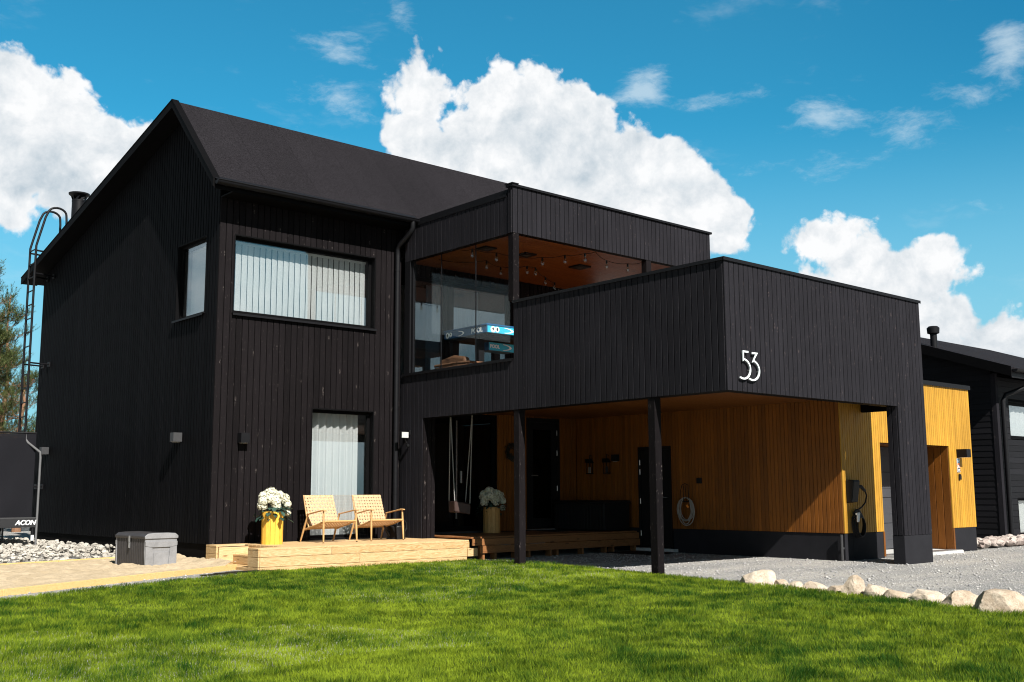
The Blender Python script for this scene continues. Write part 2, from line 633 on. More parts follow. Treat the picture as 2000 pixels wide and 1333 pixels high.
def gravel_mat():
    m, t, b = new_mat('gravel')
    co = obj_co(t)
    vo = t.new('ShaderNodeTexVoronoi', feature='F1')
    t.put(vo.inputs['Vector'], co)
    vo.inputs['Scale'].default_value = 75.0
    sep = t.new('ShaderNodeSeparateColor')
    t.put(sep.inputs[0], vo.outputs['Color'])
    v2 = t.new('ShaderNodeTexVoronoi', feature='F1')
    t.put(v2.inputs['Vector'], co)
    v2.inputs['Scale'].default_value = 190.0
    s2 = t.new('ShaderNodeSeparateColor')
    t.put(s2.inputs[0], v2.outputs['Color'])
    big = t.noise(t.scalevec(co, (0.35, 1, 1)), 1.4, 5.0, 0.6)
    f = t.math('MULTIPLY', t.lin(sep.outputs[0], 0, 1, 0.62, 1.3), t.lin(s2.outputs[1], 0, 1, 0.75, 1.25))
    f = t.math('MULTIPLY', f, t.step(vo.outputs['Distance'], 0.75, 0.35, 0.55, 1.0))
    f = t.math('MULTIPLY', f, t.lin(big, 0.3, 0.7, 0.74, 1.18))
    c = t.mix(t.lin(big, 0.35, 0.7), (0.43, 0.43, 0.425), (0.47, 0.445, 0.41))
    t.put(b.inputs['Base Color'], t.vmath('SCALE', c, f))
    b.inputs['Roughness'].default_value = 0.95
    b.inputs['Specular IOR Level'].default_value = 0.1
    h = t.math('SUBTRACT', 1.0, vo.outputs['Distance'])
    bump(t, b, t.math('ADD', h, t.math('MULTIPLY', s2.outputs[0], 0.4)), 0.8, 0.012)
    return m


def sand_mat():
    m, t, b = new_mat('sand')
    co = obj_co(t)
    n = t.noise(co, 3.0, 6.0, 0.65)
    n2 = t.noise(co, 150.0, 3.0, 0.7)
    c = t.mix(t.lin(n, 0.3, 0.7), (0.44, 0.345, 0.225), (0.53, 0.43, 0.30))
    c = t.vmath('SCALE', c, t.lin(n2, 0.3, 0.7, 0.8, 1.15))
    c = t.mix(t.math('MULTIPLY', t.step(t.noise(co, 42.0, 2.0), 0.68, 0.74), 0.7), c, (0.12, 0.08, 0.05))
    t.put(b.inputs['Base Color'], c)
    b.inputs['Roughness'].default_value = 1.0
    b.inputs['Specular IOR Level'].default_value = 0.1
    bump(t, b, t.math('ADD', t.noise(co, 28.0, 5.0, 0.7), t.math('MULTIPLY', n2, 0.3)), 0.7, 0.02)
    return m


M = {}
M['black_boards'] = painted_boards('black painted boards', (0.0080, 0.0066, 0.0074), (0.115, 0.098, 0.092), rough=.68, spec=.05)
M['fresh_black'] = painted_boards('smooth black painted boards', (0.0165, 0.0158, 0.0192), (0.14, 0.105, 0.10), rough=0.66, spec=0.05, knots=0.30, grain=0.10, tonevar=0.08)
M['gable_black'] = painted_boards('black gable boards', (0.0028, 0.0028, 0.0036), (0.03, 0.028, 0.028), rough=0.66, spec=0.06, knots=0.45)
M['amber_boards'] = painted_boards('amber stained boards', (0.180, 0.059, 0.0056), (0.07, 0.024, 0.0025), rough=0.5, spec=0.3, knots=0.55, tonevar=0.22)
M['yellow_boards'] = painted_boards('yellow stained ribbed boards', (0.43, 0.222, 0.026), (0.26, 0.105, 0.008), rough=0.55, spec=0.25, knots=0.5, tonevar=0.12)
M['ceiling_wood'] = wood('oiled ceiling panel', (0.185, 0.064, 0.011), (0.105, 0.033, 0.006), 'X', 0.5)
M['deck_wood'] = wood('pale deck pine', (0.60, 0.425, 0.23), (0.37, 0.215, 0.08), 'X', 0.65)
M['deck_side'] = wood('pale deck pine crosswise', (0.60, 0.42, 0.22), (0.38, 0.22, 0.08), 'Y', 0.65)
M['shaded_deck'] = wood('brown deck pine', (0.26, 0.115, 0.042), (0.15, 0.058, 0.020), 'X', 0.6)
M['edging_wood'] = wood('yellow edging timber', (0.60, 0.43, 0.19), (0.46, 0.30, 0.105), 'X', 0.65, knots=False)
M['chair_wood'] = wood('oak', (0.55, 0.34, 0.15), (0.40, 0.22, 0.085), 'Z', 0.45, knots=False)
M['planter_yellow'] = wood('yellow stained staves', (0.80, 0.47, 0.07), (0.66, 0.33, 0.03), 'Z', 0.5, knots=False)
M['planter_brown'] = wood('brown stained staves', (0.62, 0.36, 0.13), (0.45, 0.22, 0.06), 'Z', 0.5, knots=False)
M['strap'] = simple('tan leather strap', (0.54, 0.35, 0.20), 0.55, 0.3, var=0.1, scale=30)
M['roof'] = roof_mat()
M['black_metal'] = simple('black coated metal', (0.0065, 0.0065, 0.008), 0.5, 0.18, var=0.15)
M['black_trim'] = simple('black painted trim', (0.0032, 0.0031, 0.0036), 0.65, 0.06, var=0.2)
M['dark_grey'] = simple('dark grey render', (0.0165, 0.0165, 0.0200), 0.8, 0.12, var=0.12, scale=4.0)
M['plinth_black'] = simple('black plinth render', (0.0055, 0.0052, 0.0055), 0.9, 0.06, var=0.2, scale=3.0)
M['garage_door'] = simple('anthracite sheet', (0.052, 0.054, 0.062), 0.45, 0.4, var=0.06)
M['lamp_grey'] = simple('grey lamp casing', (0.045, 0.045, 0.048), 0.5, 0.3, var=0.08)
M['pole_grey'] = simple('grey pole', (0.13, 0.13, 0.135), 0.4, 0.5, var=0.08)
M['steel'] = simple('galvanised steel', (0.55, 0.55, 0.56), 0.3, 0.5, metal=0.8, var=0.1)
M['chain'] = simple('zinc chain', (0.42, 0.41, 0.40), 0.5, 0.5, var=0.1)
M['white'] = simple('white paint', (0.80, 0.81, 0.82), 0.45, 0.4, var=0.04)
M['number_white'] = simple('white enamel', (0.74, 0.80, 0.82), 0.4, 0.4, var=0.03)
M['concrete'] = simple('pale concrete', (0.46, 0.46, 0.45), 0.85, 0.2, var=0.12, scale=8)
M['box_grey'] = simple('grey resin', (0.215, 0.215, 0.225), 0.5, 0.4, var=0.16, scale=7)
M['box_dark'] = simple('dark grey resin', (0.045, 0.042, 0.044), 0.5, 0.3, var=0.15, scale=9)
M['black_plastic'] = simple('black plastic', (0.007, 0.007, 0.008), 0.5, 0.22, var=0.1)
M['net'] = cloth_mat('black net', (0.020, 0.020, 0.024), 0.3, 0.95)
M['tramp_pad'] = simple('black vinyl', (0.018, 0.018, 0.020), 0.45, 0.5, var=0.1)
M['glass'] = glass_mat('window glass')
M['terrace_glass'] = glass_mat('clear terrace glass', (0.94, 0.96, 0.96), 0.4, 0.025)
M['door_glass'] = glass_mat('dark door glass', (0.75, 0.80, 0.82), 0.7, 0.14)
M['blind'] = cloth_mat('white blind slat', (0.72, 0.74, 0.74), 0.25)
M['curtain'] = cloth_mat('white sheer curtain', (0.84, 0.86, 0.86), 0.35)
M['blue_curtain'] = cloth_mat('grey blue curtain', (0.36, 0.44, 0.50), 0.3)
M['room'] = simple('room plaster', (0.28, 0.28, 0.28), 0.9, 0.1, var=0.03, bmp=0)
M['dark_room'] = simple('dim room', (0.05, 0.05, 0.05), 0.9, 0.1, var=0.03, bmp=0)
M['petal'] = leaf_mat('hydrangea petals', (0.66, 0.64, 0.50), (0.86, 0.85, 0.74), 0.25, 0.7)
M['leaf'] = leaf_mat('hydrangea leaves', (0.018, 0.045, 0.035), (0.05, 0.10, 0.075), 0.2, 0.4)
M['needle'] = leaf_mat('pine needles', (0.035, 0.055, 0.014), (0.13, 0.15, 0.045), 0.2, 0.6)
M['bark'] = stone_mat('pine bark', (0.30, 0.15, 0.08), (0.20, 0.12, 0.08), 12.0)
M['grass'] = leaf_mat('grass blades', (0.022, 0.076, 0.008), (0.290, 0.375, 0.026), 0.42, 0.7, 0.08)
M['soil'] = simple('lawn soil', (0.040, 0.060, 0.014), 1.0, 0.1, var=0.4, scale=5)
M['gravel'] = gravel_mat()
M['pebble'] = stone_mat('gravel stones', (0.25, 0.25, 0.26), (0.52, 0.50, 0.48), 20.0)
M['sand'] = sand_mat()
M['rubble'] = stone_mat('pale rubble', (0.28, 0.255, 0.22), (0.50, 0.47, 0.42), 5.0)
M['rubble_red'] = stone_mat('reddish grey rubble', (0.28, 0.22, 0.20), (0.48, 0.42, 0.38), 5.0)
M['boulder'] = stone_mat('pale granite', (0.33, 0.26, 0.19), (0.56, 0.48, 0.39), 7.0, 0.7)
M['hose'] = simple('grey hose', (0.30, 0.275, 0.25), 0.5, 0.4, var=0.05)
M['orange'] = simple('orange plastic', (0.75, 0.22, 0.02), 0.4, 0.4, var=0.03)
M['pool_blue'] = simple('pool table blue', (0.012, 0.085, 0.20), 0.35, 0.5, var=0.05)
M['pool_sunlit'] = simple('pool table sunlit blue', (0.03, 0.42, 0.62), 0.35, 0.5, var=0.05)  # the table's blue with sunlight painted in, for the sun-facing panels
M['wicker'] = simple('brown wicker', (0.16, 0.075, 0.04), 0.6, 0.3, var=0.3, scale=60)
M['sticker_blue'] = simple('blue sticker', (0.10, 0.22, 0.34), 0.4, 0.4, var=0.03)
M['sticker_orange'] = simple('orange sticker', (0.70, 0.18, 0.06), 0.4, 0.4, var=0.03)
M['entry_glass'] = glass_mat('entrance glass', (0.45, 0.47, 0.48), 0.35, 0.02)
M['bulb'] = glass_mat('bulb glass', (0.85, 0.82, 0.76), 0.8, 0.08)
M['wreath'] = leaf_mat('dried wreath', (0.01, 0.012, 0.008), (0.03, 0.03, 0.02), 0.1)
M['siding_black'] = painted_boards('black lapped siding', (0.0090, 0.0088, 0.0108), (0.08, 0.075, 0.075), axis='X', rough=0.6, spec=.15, knots=0.25)


# ------------------------------------------------------------------ cladding
def cut_pieces(u0, u1, z0, z1, holes):
    """(ua, ub, za, zb) rectangles of one column [u0,u1] left by the holes; z1 may be a function"""
    us = sorted({u0, u1, *[h[0] for h in holes if u0 < h[0] < u1], *[h[1] for h in holes if u0 < h[1] < u1]})
    out = []
    for a, b in zip(us, us[1:]):
        if b - a < 1e-4:
            continue
        mid = (a + b) / 2
        spans = [(z0, None)]
        for h in holes:
            if h[0] < mid < h[1]:
                nxt = []
                for (p, q) in spans:
                    qq = 1e9 if q is None else q
                    if h[3] <= p or h[2] >= qq:
                        nxt.append((p, q))
                        continue
                    if h[2] > p:
                        nxt.append((p, h[2]))
                    if h[3] < qq:
                        nxt.append((h[3], q))
                spans = nxt
        for p, q in spans:
            out.append((a, b, p, q))
    return out


def clad(mb, back, O, U, N, u0, u1, z0, ztop, width, holes=(), t=0.02, gap=0.012, ch=0.003, bt=0.10, breaks=(), jit=0.0006, inset=(0, 0)):
    """vertical boards on the plane O + u*U; board fronts lie in that plane, N points outward"""
    O, U, N = Vector(O), Vector(U), Vector(N)
    zf = ztop if callable(ztop) else (lambda u: ztop)
    n = max(1, round((u1 - u0) / width))
    w = (u1 - u0) / n
    for i in range(n):
        a, b = u0 + i * w, u0 + (i + 1) * w
        tone = random.random()
        jt = random.uniform(-jit, jit)
        inner = [k for k in breaks if a + .003 < k < b - .003]
        edges = [a, *inner, b]
        for ea, eb in zip(edges, edges[1:]):
            for (pa, pb, za, zb) in cut_pieces(ea, eb, z0, None, holes):
                la = gap / 2 if abs(pa - a) < 1e-6 else 0
                lb = gap / 2 if abs(pb - b) < 1e-6 else 0
                if pb - pa - la - lb < 0.004:
                    continue
                q0, q1 = pa + la, pb - lb
                c = min(ch, (q1 - q0) / 3)
                prof = [(q0, -t), (q0, -c), (q0 + c, 0), (q1 - c, 0), (q1, -c), (q1, -t)]
                lo = [O + U * u + N * (d + jt) + Vector((0, 0, za)) for u, d in prof]
                hi = [O + U * u + N * (d + jt) + Vector((0, 0, zf(u) if zb is None else zb)) for u, d in prof]
                k = len(prof)
                mb.add(lo + hi, [tuple(range(k))[::-1], tuple(range(k, 2 * k))] + [(x, (x + 1) % k, k + (x + 1) % k, k + x) for x in range(k)], tone)
    if back is not None:
        us = sorted({u0 + inset[0], u1 - inset[1], *[k for k in breaks if u0 < k < u1]})
        for ea, eb in zip(us, us[1:]):
            for (pa, pb, za, zb) in cut_pieces(ea, eb, z0, None, holes):
                lo = [O + U * u + N * d + Vector((0, 0, za)) for u, d in ((pa, -t - bt), (pa, -t), (pb, -t), (pb, -t - bt))]
                hi = [O + U * u + N * d + Vector((0, 0, zf(u) if zb is None else zb)) for u, d in ((pa, -t - bt), (pa, -t), (pb, -t), (pb, -t - bt))]
                back.add(lo + hi, [(3, 2, 1, 0), (4, 5, 6, 7), (0, 1, 5, 4), (1, 2, 6, 5), (2, 3, 7, 6), (3, 0, 4, 7)], 0.3)


def pbox(mb, O, U, N, u0, u1, d0, d1, z0, z1, tone=None, mi=0):
    """box in wall coordinates: u along, d outward"""
    O, U, N = Vector(O), Vector(U), Vector(N)
    poly = [O + U * u + N * d + Vector((0, 0, z0)) for u, d in ((u0, d0), (u1, d0), (u1, d1), (u0, d1))]
    mb.prism(poly, (0, 0, z1 - z0), tone, mi)


def window(parent, O, U, N, u0, u1, z0, z1, depth=0.10, fr=0.055, mull=(), sill=True, name='window', glass=None, lining=True, mat=None):
    mb = MB()
    e = 0.0
    if lining:   # reveal boards round the opening, standing 2 mm proud
        for a, b in ((u0 - 0.002, u0 + 0.018), (u1 - 0.018, u1 + 0.002)):
            pbox(mb, O, U, N, a, b, -depth - .06, 0.003, z0, z1)
        pbox(mb, O, U, N, u0 + .018, u1 - .018, -depth - .06, 0.003, z1 - 0.018, z1 + .002)
        pbox(mb, O, U, N, u0 + .018, u1 - .018, -depth - .06, -0.004, z0 - .002, z0 + 0.014)
        e = 0.018
    a0, a1, b0, b1 = u0 + e, u1 - e, z0 + (0.014 if lining else 0), z1 - e
    pbox(mb, O, U, N, a0, a0 + fr, -depth - .05, -depth, b0, b1)
    pbox(mb, O, U, N, a1 - fr, a1, -depth - .05, -depth, b0, b1)
    pbox(mb, O, U, N, a0 + fr, a1 - fr, -depth - .05, -depth, b1 - fr, b1)
    pbox(mb, O, U, N, a0 + fr, a1 - fr, -depth - .05, -depth, b0, b0 + fr)
    for c in mull:
        pbox(mb, O, U, N, c - fr / 2, c + fr / 2, -depth - .05, -depth, b0 + fr, b1 - fr)
    w = mb.build(name, mat or M['black_trim'], parent)
    ORI[w.name] = ORI.get(parent.name, (0, 0, 0))
    g = MB()
    pbox(g, O, U, N, a0 + fr * .5, a1 - fr * .5, -depth - .03, -depth - .022, b0 + fr * .5, b1 - fr * .5)
    g.build('pane', glass or M['glass'], w)
    if sill:
        s = MB()
        OO, UU, NN = Vector(O), Vector(U), Vector(N)
        prof = [(-depth, z0 + .018), (0.055, z0 - .012), (0.055, z0 - .045), (0.048, z0 - .045), (0.048, z0 - .020), (-depth, z0 + .010)]
        s.prism([OO + UU * (u0 - .015) + NN * d + Vector((0, 0, z)) for d, z in prof], UU * (u1 - u0 + .03))
        s.build('sill', M['black_metal'], w)
    return w


XP, YP, ZP = Vector((1, 0, 0)), Vector((0, 1, 0)), Vector((0, 0, 1))
XN, YN = -XP, -YP

# ------------------------------------------------------------------ ground
def sheet(name, poly, z, mat, kind='structure'):
    mb = MB()
    mb.add([(x, y, z) for x, y in poly], [tuple(range(len(poly)))], 0.5)
    return tag(mb.build(name, mat), kind=kind)


def vnoise(x, y, seed=0):
    """smooth value noise for numpy arrays, 0..1"""
    g = np.random.default_rng(seed).random((64, 64))
    xi, yi = np.floor(x).astype(int), np.floor(y).astype(int)
    fx, fy = x - xi, y - yi
    fx, fy = fx * fx * (3 - 2 * fx), fy * fy * (3 - 2 * fy)
    q = lambda a, b: g[a % 64, b % 64]
    return (q(xi, yi) * (1 - fx) + q(xi + 1, yi) * fx) * (1 - fy) + (q(xi, yi + 1) * (1 - fx) + q(xi + 1, yi + 1) * fx) * fy


def inside(px, py, poly):
    c = np.zeros(len(px), bool)
    n = len(poly)
    for i in range(n):
        (x0, y0), (x1, y1) = poly[i], poly[i - 1]
        m = ((y0 > py) != (y1 > py))
        c ^= m & (px < (x1 - x0) * (py - y0) / (y1 - y0 + 1e-12) + x0)
    return c


GZ = -0.085
sheet('ground', [(-400, -400), (400, -400), (400, 400), (-400, 400)], GZ, M['gravel'])
LAWN = [(-13, -8.8), (-4.01, -3.62), (-2.5, -2.9), (-1.12, -2.26), (-0.4, -1.98), (0.3, -1.82), (2.0, -1.76), (3.72, -1.74), (3.98, -2.1), (4.05, -3.5), (3.75, -5.4), (3.55, -6.5),
        (3.28, -7.5), (3.05, -8.5), (2.86, -9.55), (2.72, -10.6), (2.45, -11.6), (2.1, -13), (1.6, -17), (-13, -19)]
gx, gy = 60, 60


def lawn_z(x, y):
    x, y = np.asarray(x, float), np.asarray(y, float)
    return -0.075 + 0.035 * (vnoise(x * 0.35 + 9, y * 0.35 + 4, 3) - 0.5) + 0.010 * (vnoise(x * 1.3, y * 1.3, 4) - 0.5)


def lawn_soil():
    mb = MB()
    bm = bmesh.new()
    vs = [bm.verts.new((x, y, 0)) for x, y in LAWN]
    bm.faces.new(vs)
    bmesh.ops.triangulate(bm, faces=bm.faces)
    for _ in range(5):
        bmesh.ops.subdivide_edges(bm, edges=[e for e in bm.edges if e.calc_length() > 0.7], cuts=1)
        bmesh.ops.triangulate(bm, faces=bm.faces)
    for v in bm.verts:
        v.co.z = float(lawn_z(np.array([v.co.x]), np.array([v.co.y]))[0])
    for v in bm.verts:
        if v.is_boundary:
            v.co.z = GZ + 0.004
    idx = {v: i for i, v in enumerate(bm.verts)}
    mb.add([v.co for v in bm.verts], [[idx[v] for v in f.verts] for f in bm.faces], 0.5)
    bm.free()
    tag(mb.build('lawn', M['soil'], smooth=True), kind='structure')


lawn_soil()

# ------------------------------------------------------------------ the black house
H = thing('house', 'large black timber house with gabled roof, roofed balcony, carport and yellow garage front', 'house')

# roof surface in the YZ plane
EY, EZ, RY, RZ, BY, BZ = -0.40, 5.95, 1.29, 7.70, 9.153, 5.81
TH = 0.10


def roof_under(y):
    return (EZ + (RZ - EZ) * (y - EY) / (RY - EY) if y < RY else RZ + (BZ - RZ) * (y - RY) / (BY - RY)) - TH - 0.03


GL = 8.674
gw = [(0.456, 1.593, 3.944, 5.24)]
mb, bk = MB(), MB()
clad(mb, bk, (0, 0, 0), YP, XN, 0.021, GL, 0.245, lambda u: roof_under(u), 0.100, gw, breaks=(RY,), gap=0.014, ch=.006)
for q in (0.0, GL - .02):
    pass
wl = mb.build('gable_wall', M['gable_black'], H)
bk.build('gable_lining', M['black_trim'], H)
mb, bk = MB(), MB()
FW = [(0.263, 3.005, 3.912, 5.209), (1.761, 3.016, 0.262, 2.446)]
clad(mb, bk, (0.0, 0, 0), XP, YN, 0.0, 3.57, 0.25, 5.80, 0.1116, FW, inset=(.13, 0))
mb.build('front_wall', M['black_boards'], H)
bk.build('front_lining', M['black_trim'], H)
# rear and right closing walls, upper and lower floor slabs, so that nothing shines through
mb = MB()
mb.box(0.12, 7.3, GL - .12, GL, 0.2, 5.60, 0.3)
mb.prism([(7.2, 0.35, 2.6), (7.2, GL - .12, 2.6), (7.2, GL - .12, roof_under(GL - .12)), (7.2, RY, roof_under(RY)), (7.2, 0.35, roof_under(.35))], (0.1, 0, 0), 0.3)
mb.box(7.76, 7.88, 0.03, GL - .12, 0.0, 2.54, 0.3)
mb.box(3.72, 7.8, -.128, .128, 2.54, 2.712, 0.3)
mb.box(7.2, 7.8, .13, GL - .12, 2.545, 2.6, 0.3)
mb.build('rear_wall', M['black_boards'], H)
mb = MB()
mb.box(0.13, 7.2, 0.13, GL - .13, 2.55, 2.74, 0.3)
mb.box(0.13, 7.2, 0.13, GL - .13, 0.08, 0.22, 0.3)
mb.box(0.13, 7.75, 3.4, 3.5, 0.22, 2.55, 0.3)
mb.box(0.13, 7.2, 3.4, 3.5, 2.74, 5.6, 0.3)
mb.build('floor_slab', M['room'], H)
# plinth
mb = MB()
mb.box(0.022, 0.30, 0.03, GL - .02, -0.4, 0.243)
mb.box(0.30, 3.55, 0.022, 0.30, -0.4, 0.248)
mb.build('plinth', M['plinth_black'], H)

# roof with verge boards, soffit and gutter
mb = MB()
RX0, RX1 = -0.315, 7.33
mb.prism([(RX0, EY, EZ), (RX0, RY, RZ), (RX0, BY, BZ), (RX0, BY, BZ - TH), (RX0, RY, RZ - TH), (RX0, EY, EZ - TH)], (RX1 - RX0, 0, 0), 0.5)
rf = mb.build('roof', M['roof'], H)
mb = MB()
sl_ = (RZ - EZ) / (RY - EY)
for (ya, za, yb, zb) in ((EY - .02, EZ - .02 * sl_, RY, RZ), (RY, RZ, BY + .02, BZ)):
    mb.prism([(RX0 - .026, ya, za + .014), (RX0 - .026, yb, zb + .014), (RX0 - .026, yb, zb - .125), (RX0 - .026, ya, za - .125)], (0.024, 0, 0))
    mb.prism([(RX0 - .034, ya, za + .016), (RX0 - .034, yb, zb + .016), (RX0 - .034, yb, zb + .030), (RX0 - .034, ya, za + .030)], (0.12, 0, 0))
mb.build('bargeboard', M['black_trim'], rf)
mb = MB()
# soffit boards under the verge and under the eaves
for (ya, za, yb, zb) in ((EY, EZ, RY, RZ), (RY, RZ, BY, BZ)):
    mb.prism([(RX0, ya, za - TH - .003), (RX0, yb, zb - TH - .003), (RX0, yb, zb - TH - .022), (RX0, ya, za - TH - .022)], (-RX0 + .0, 0, 0))
mb.box(-0.0, 7.0, EY, -.003, 5.775, 5.795)
mb.box(RX0, 7.0, EY - .022, EY - .001, 5.78, EZ - .02)
mb.build('soffit', M['black_trim'], rf)
mb = MB()
arc = [(-math.cos(a) * .065, -math.sin(a) * .065) for a in np.linspace(0, math.pi, 9)]
gy0, gz0 = EY - .095, EZ - .055
prof = [(RX0, gy0 + p, gz0 + q) for p, q in arc] + [(RX0, gy0 + p * .9, gz0 + q * .9) for p, q in arc[::-1]]
mb.prism(prof, (3.57 - RX0, 0, 0))
mb.tube([(RX0, gy0 - .066, gz0 + .004), (3.57, gy0 - .066, gz0 + .004)], 0.010, 8)
mb.prism([(RX0 - .004, gy0 + p, gz0 + q) for p, q in arc], (0.004, 0, 0))
mb.prism([(RX0, EY - .03, EZ - .012), (RX0, EY + .03, EZ + .006 + .03 * sl_), (RX0, EY + .03, EZ + .010 + .03 * sl_), (RX0, EY - .06, EZ - .024)], (3.9, 0, 0))
mb.build('gutter', M['black_metal'], rf, smooth=True)
# flue on the rear slope
mb = MB()
cx_, cy_ = 0.62, 8.55
zb_ = RZ + (BZ - RZ) * (cy_ - RY) / (BY - RY)
mb.lathe([(0.148, zb_ - .2), (0.148, zb_ + 1.66), (0.152, zb_ + 1.66), (0.152, zb_ + 1.70), (0.13, zb_ + 1.70)], 24, (cx_, cy_, 0))
fl = mb.build('flue', M['black_metal'], rf, smooth=True)
mb = MB()
for k in range(8):
    a = k * math.pi / 4
    mb.bar((cx_ + .13 * math.cos(a), cy_ + .13 * math.sin(a), zb_ + 1.69), (cx_ + .17 * math.cos(a + .5), cy_ + .17 * math.sin(a + .5), zb_ + 1.82), 0.05, 0.006, (math.cos(a), math.sin(a), 0.2))
mb.lathe([(0.10, zb_ + 1.74), (0.225, zb_ + 1.83), (0.23, zb_ + 1.86), (0.19, zb_ + 1.865), (0.05, zb_ + 1.80), (0.0, zb_ + 1.79)], 24, (cx_, cy_, 0))
mb.build('flue_cap', M['black_metal'], fl, smooth=True)

mb = MB()
mb.lathe([(.075, 0), (.075, .02), (.055, .025), (.05, .008), (0, .008)], 20, (-.002, 1.22, 7.22), ax=(-1, 0, 0))
mb.build('vent', M['black_metal'], H, smooth=True)
# windows of the gabled part
window(H, (0, 0, 0), YP, XN, *gw[0], depth=0.07, fr=0.035)
window(H, (0, 0, 0), XP, YN, *FW[0], depth=0.11, fr=0.045)
window(H, (0, 0, 0), XP, YN, *FW[1], depth=0.11, fr=0.05)

# downpipe in the inner corner
mb = MB()
px_, py_ = 3.43, -0.075
mb.tube([(3.46, gy0, gz0 - .05), (3.46, gy0, gz0 - .16), (3.45, gy0 + .05, gz0 - .24), (px_, py_ - .05, gz0 - .42), (px_, py_, gz0 - .50), (px_, py_, gz0 - .6), (px_, py_, 0.40), (px_, py_, 0.25)], 0.045, 12)
mb.build('downpipe', M['black_metal'], H, smooth=True)
for z in (5.0, 3.7, 2.5, 1.0):
    mb = MB()
    mb.lathe([(0.05, z), (0.05, z + .035)], 12, (px_, py_, 0))
    mb.box(px_ - .012, px_ + .012, py_ + .04, -.002, z + .005, z + .03)
    mb.build('pipe_bracket', M['black_metal'], H, smooth=True)

# ------------------------------------------------------------------ balcony block
XA, YB, YR = 3.57, -7.26, -3.091
XB, XPIL = 8.638, 7.795
ZB, ZT, ZS = 2.314, 4.045, 3.115
ZRB, ZRT = 5.184, 5.986
mb, bk = MB(), MB()
# left side: low part under the glass, tall part in front, stub down to the deck
clad(mb, bk, (XA, 0, 0), YN, XN, 0.0, 0.681, 0.24, ZS, 0.112, bt=0.10)
clad(mb, bk, (XA, 0, 0), YN, XN, 0.681, -YR, ZB, ZS, 0.107, bt=0.10)
clad(mb, bk, (XA, 0, 0), YN, XN, -YR, -YB - .022, ZB, ZT, 0.107, bt=0.10)
mb.build('balcony_side', M['fresh_black'], H)
bk.build('balcony_side_lining', M['black_trim'], H)
mb, bk = MB(), MB()
clad(mb, None, (XA + .002, -0.702, 0), XP, YN, 0.0, 0.268, 0.24, ZB, 0.09)
mb.build('stub_wall', M['black_boards'], H)
mb = MB()
mb.box(XA + .125, XA + .268, -.68, 0.0, 0.2, 2.49, 0.3)
mb.build('stub_core', M['black_trim'], H)
mb, bk = MB(), MB()
clad(mb, bk, (0, YB, 0), XP, YN, XA + .002, XPIL, ZB, ZT, 0.106, bt=0.10, inset=(.13, 0))
clad(mb, bk, (0, YB, 0), XP, YN, XPIL, XB, 0.351, ZT, 0.1054, bt=0.075, inset=(.024, .024))
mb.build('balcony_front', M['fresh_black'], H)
bk.build('balcony_front_lining', M['black_trim'], H)
mb, bk = MB(), MB()
clad(mb, None, (XPIL, 0, 0), YN, XN, -YB - .20, -YB - .022, 0.351, ZB, 0.09)
mb.build('pillar_side', M['fresh_black'], H)
mb, bk = MB(), MB()
clad(mb, bk, (XB, YB + .022, 0), YP, XP, 0.0, 7.2, ZB, ZT, 0.107, bt=0.08)
mb.build('balcony_end', M['fresh_black'], H)
bk.build('balcony_end_lining', M['black_trim'], H)
mb = MB()
mb.box(XPIL + .03, XB - .03, YB + .10, YB + .2, 0.351, ZB)
mb.build('pillar_core', M['black_trim'], H)
mb = MB()
mb.box(XPIL + .004, XB - .004, YB + .006, YB + .205, -0.3, 0.349)
mb.build('pillar_plinth', M['dark_grey'], H, bevel=0.006)
# metal cappings
mb = MB()
mb.box(XA - .022, XA + .17, YB + .0, YR - .002, ZT + .002, ZT + .018)
mb.box(XA - .022, XA - .014, YB + .0, YR - .002, ZT - .028, ZT + .002)
mb.box(XA - .022, XB + .022, YB - .022, YB - .001, ZT + .002, ZT + .018)
mb.box(XA + .17, XB + .022, YB - .001, YB + .16, ZT + .002, ZT + .018)
mb.box(XA - .022, XB + .022, YB - .022, YB - .014, ZT - .028, ZT + .002)
mb.box(XB - .12, XB + .022, YB + .16, 0, ZT + .002, ZT + .018)
mb.box(XA - .03, XA + .13, YR + .002, -.10, ZS + .002, ZS + .016)
mb.box(XA - .03, XA - .024, YR + .002, -.10, ZS - .025, ZS + .002)
mb.build('capping', M['black_metal'], H)
# floor and undersides
mb = MB()
mb.box(XA + .125, XB - .11, YB + .125, -.13, 2.54, 2.72)
mb.build('terrace_floor', M['shaded_deck'], H)
mb = MB()
n = 48
for i in range(n):
    y0 = YB + .125 + i * (7.0 / n)
    mb.box(XA + .125, XB - .105, y0 + .002, y0 + 7.0 / n - .002, 2.505, 2.536)
mb.build('carport_ceiling', M['ceiling_wood'], H)
# beams round the carport opening
mb = MB()
mb.box(XA + .124, XA + .26, YB + .125, -.71, ZB, 2.50)
mb.box(XA + .26, XPIL - .01, YB + .10, YB + .20, ZB, 2.50)
mb.build('beam', M['black_trim'], H)

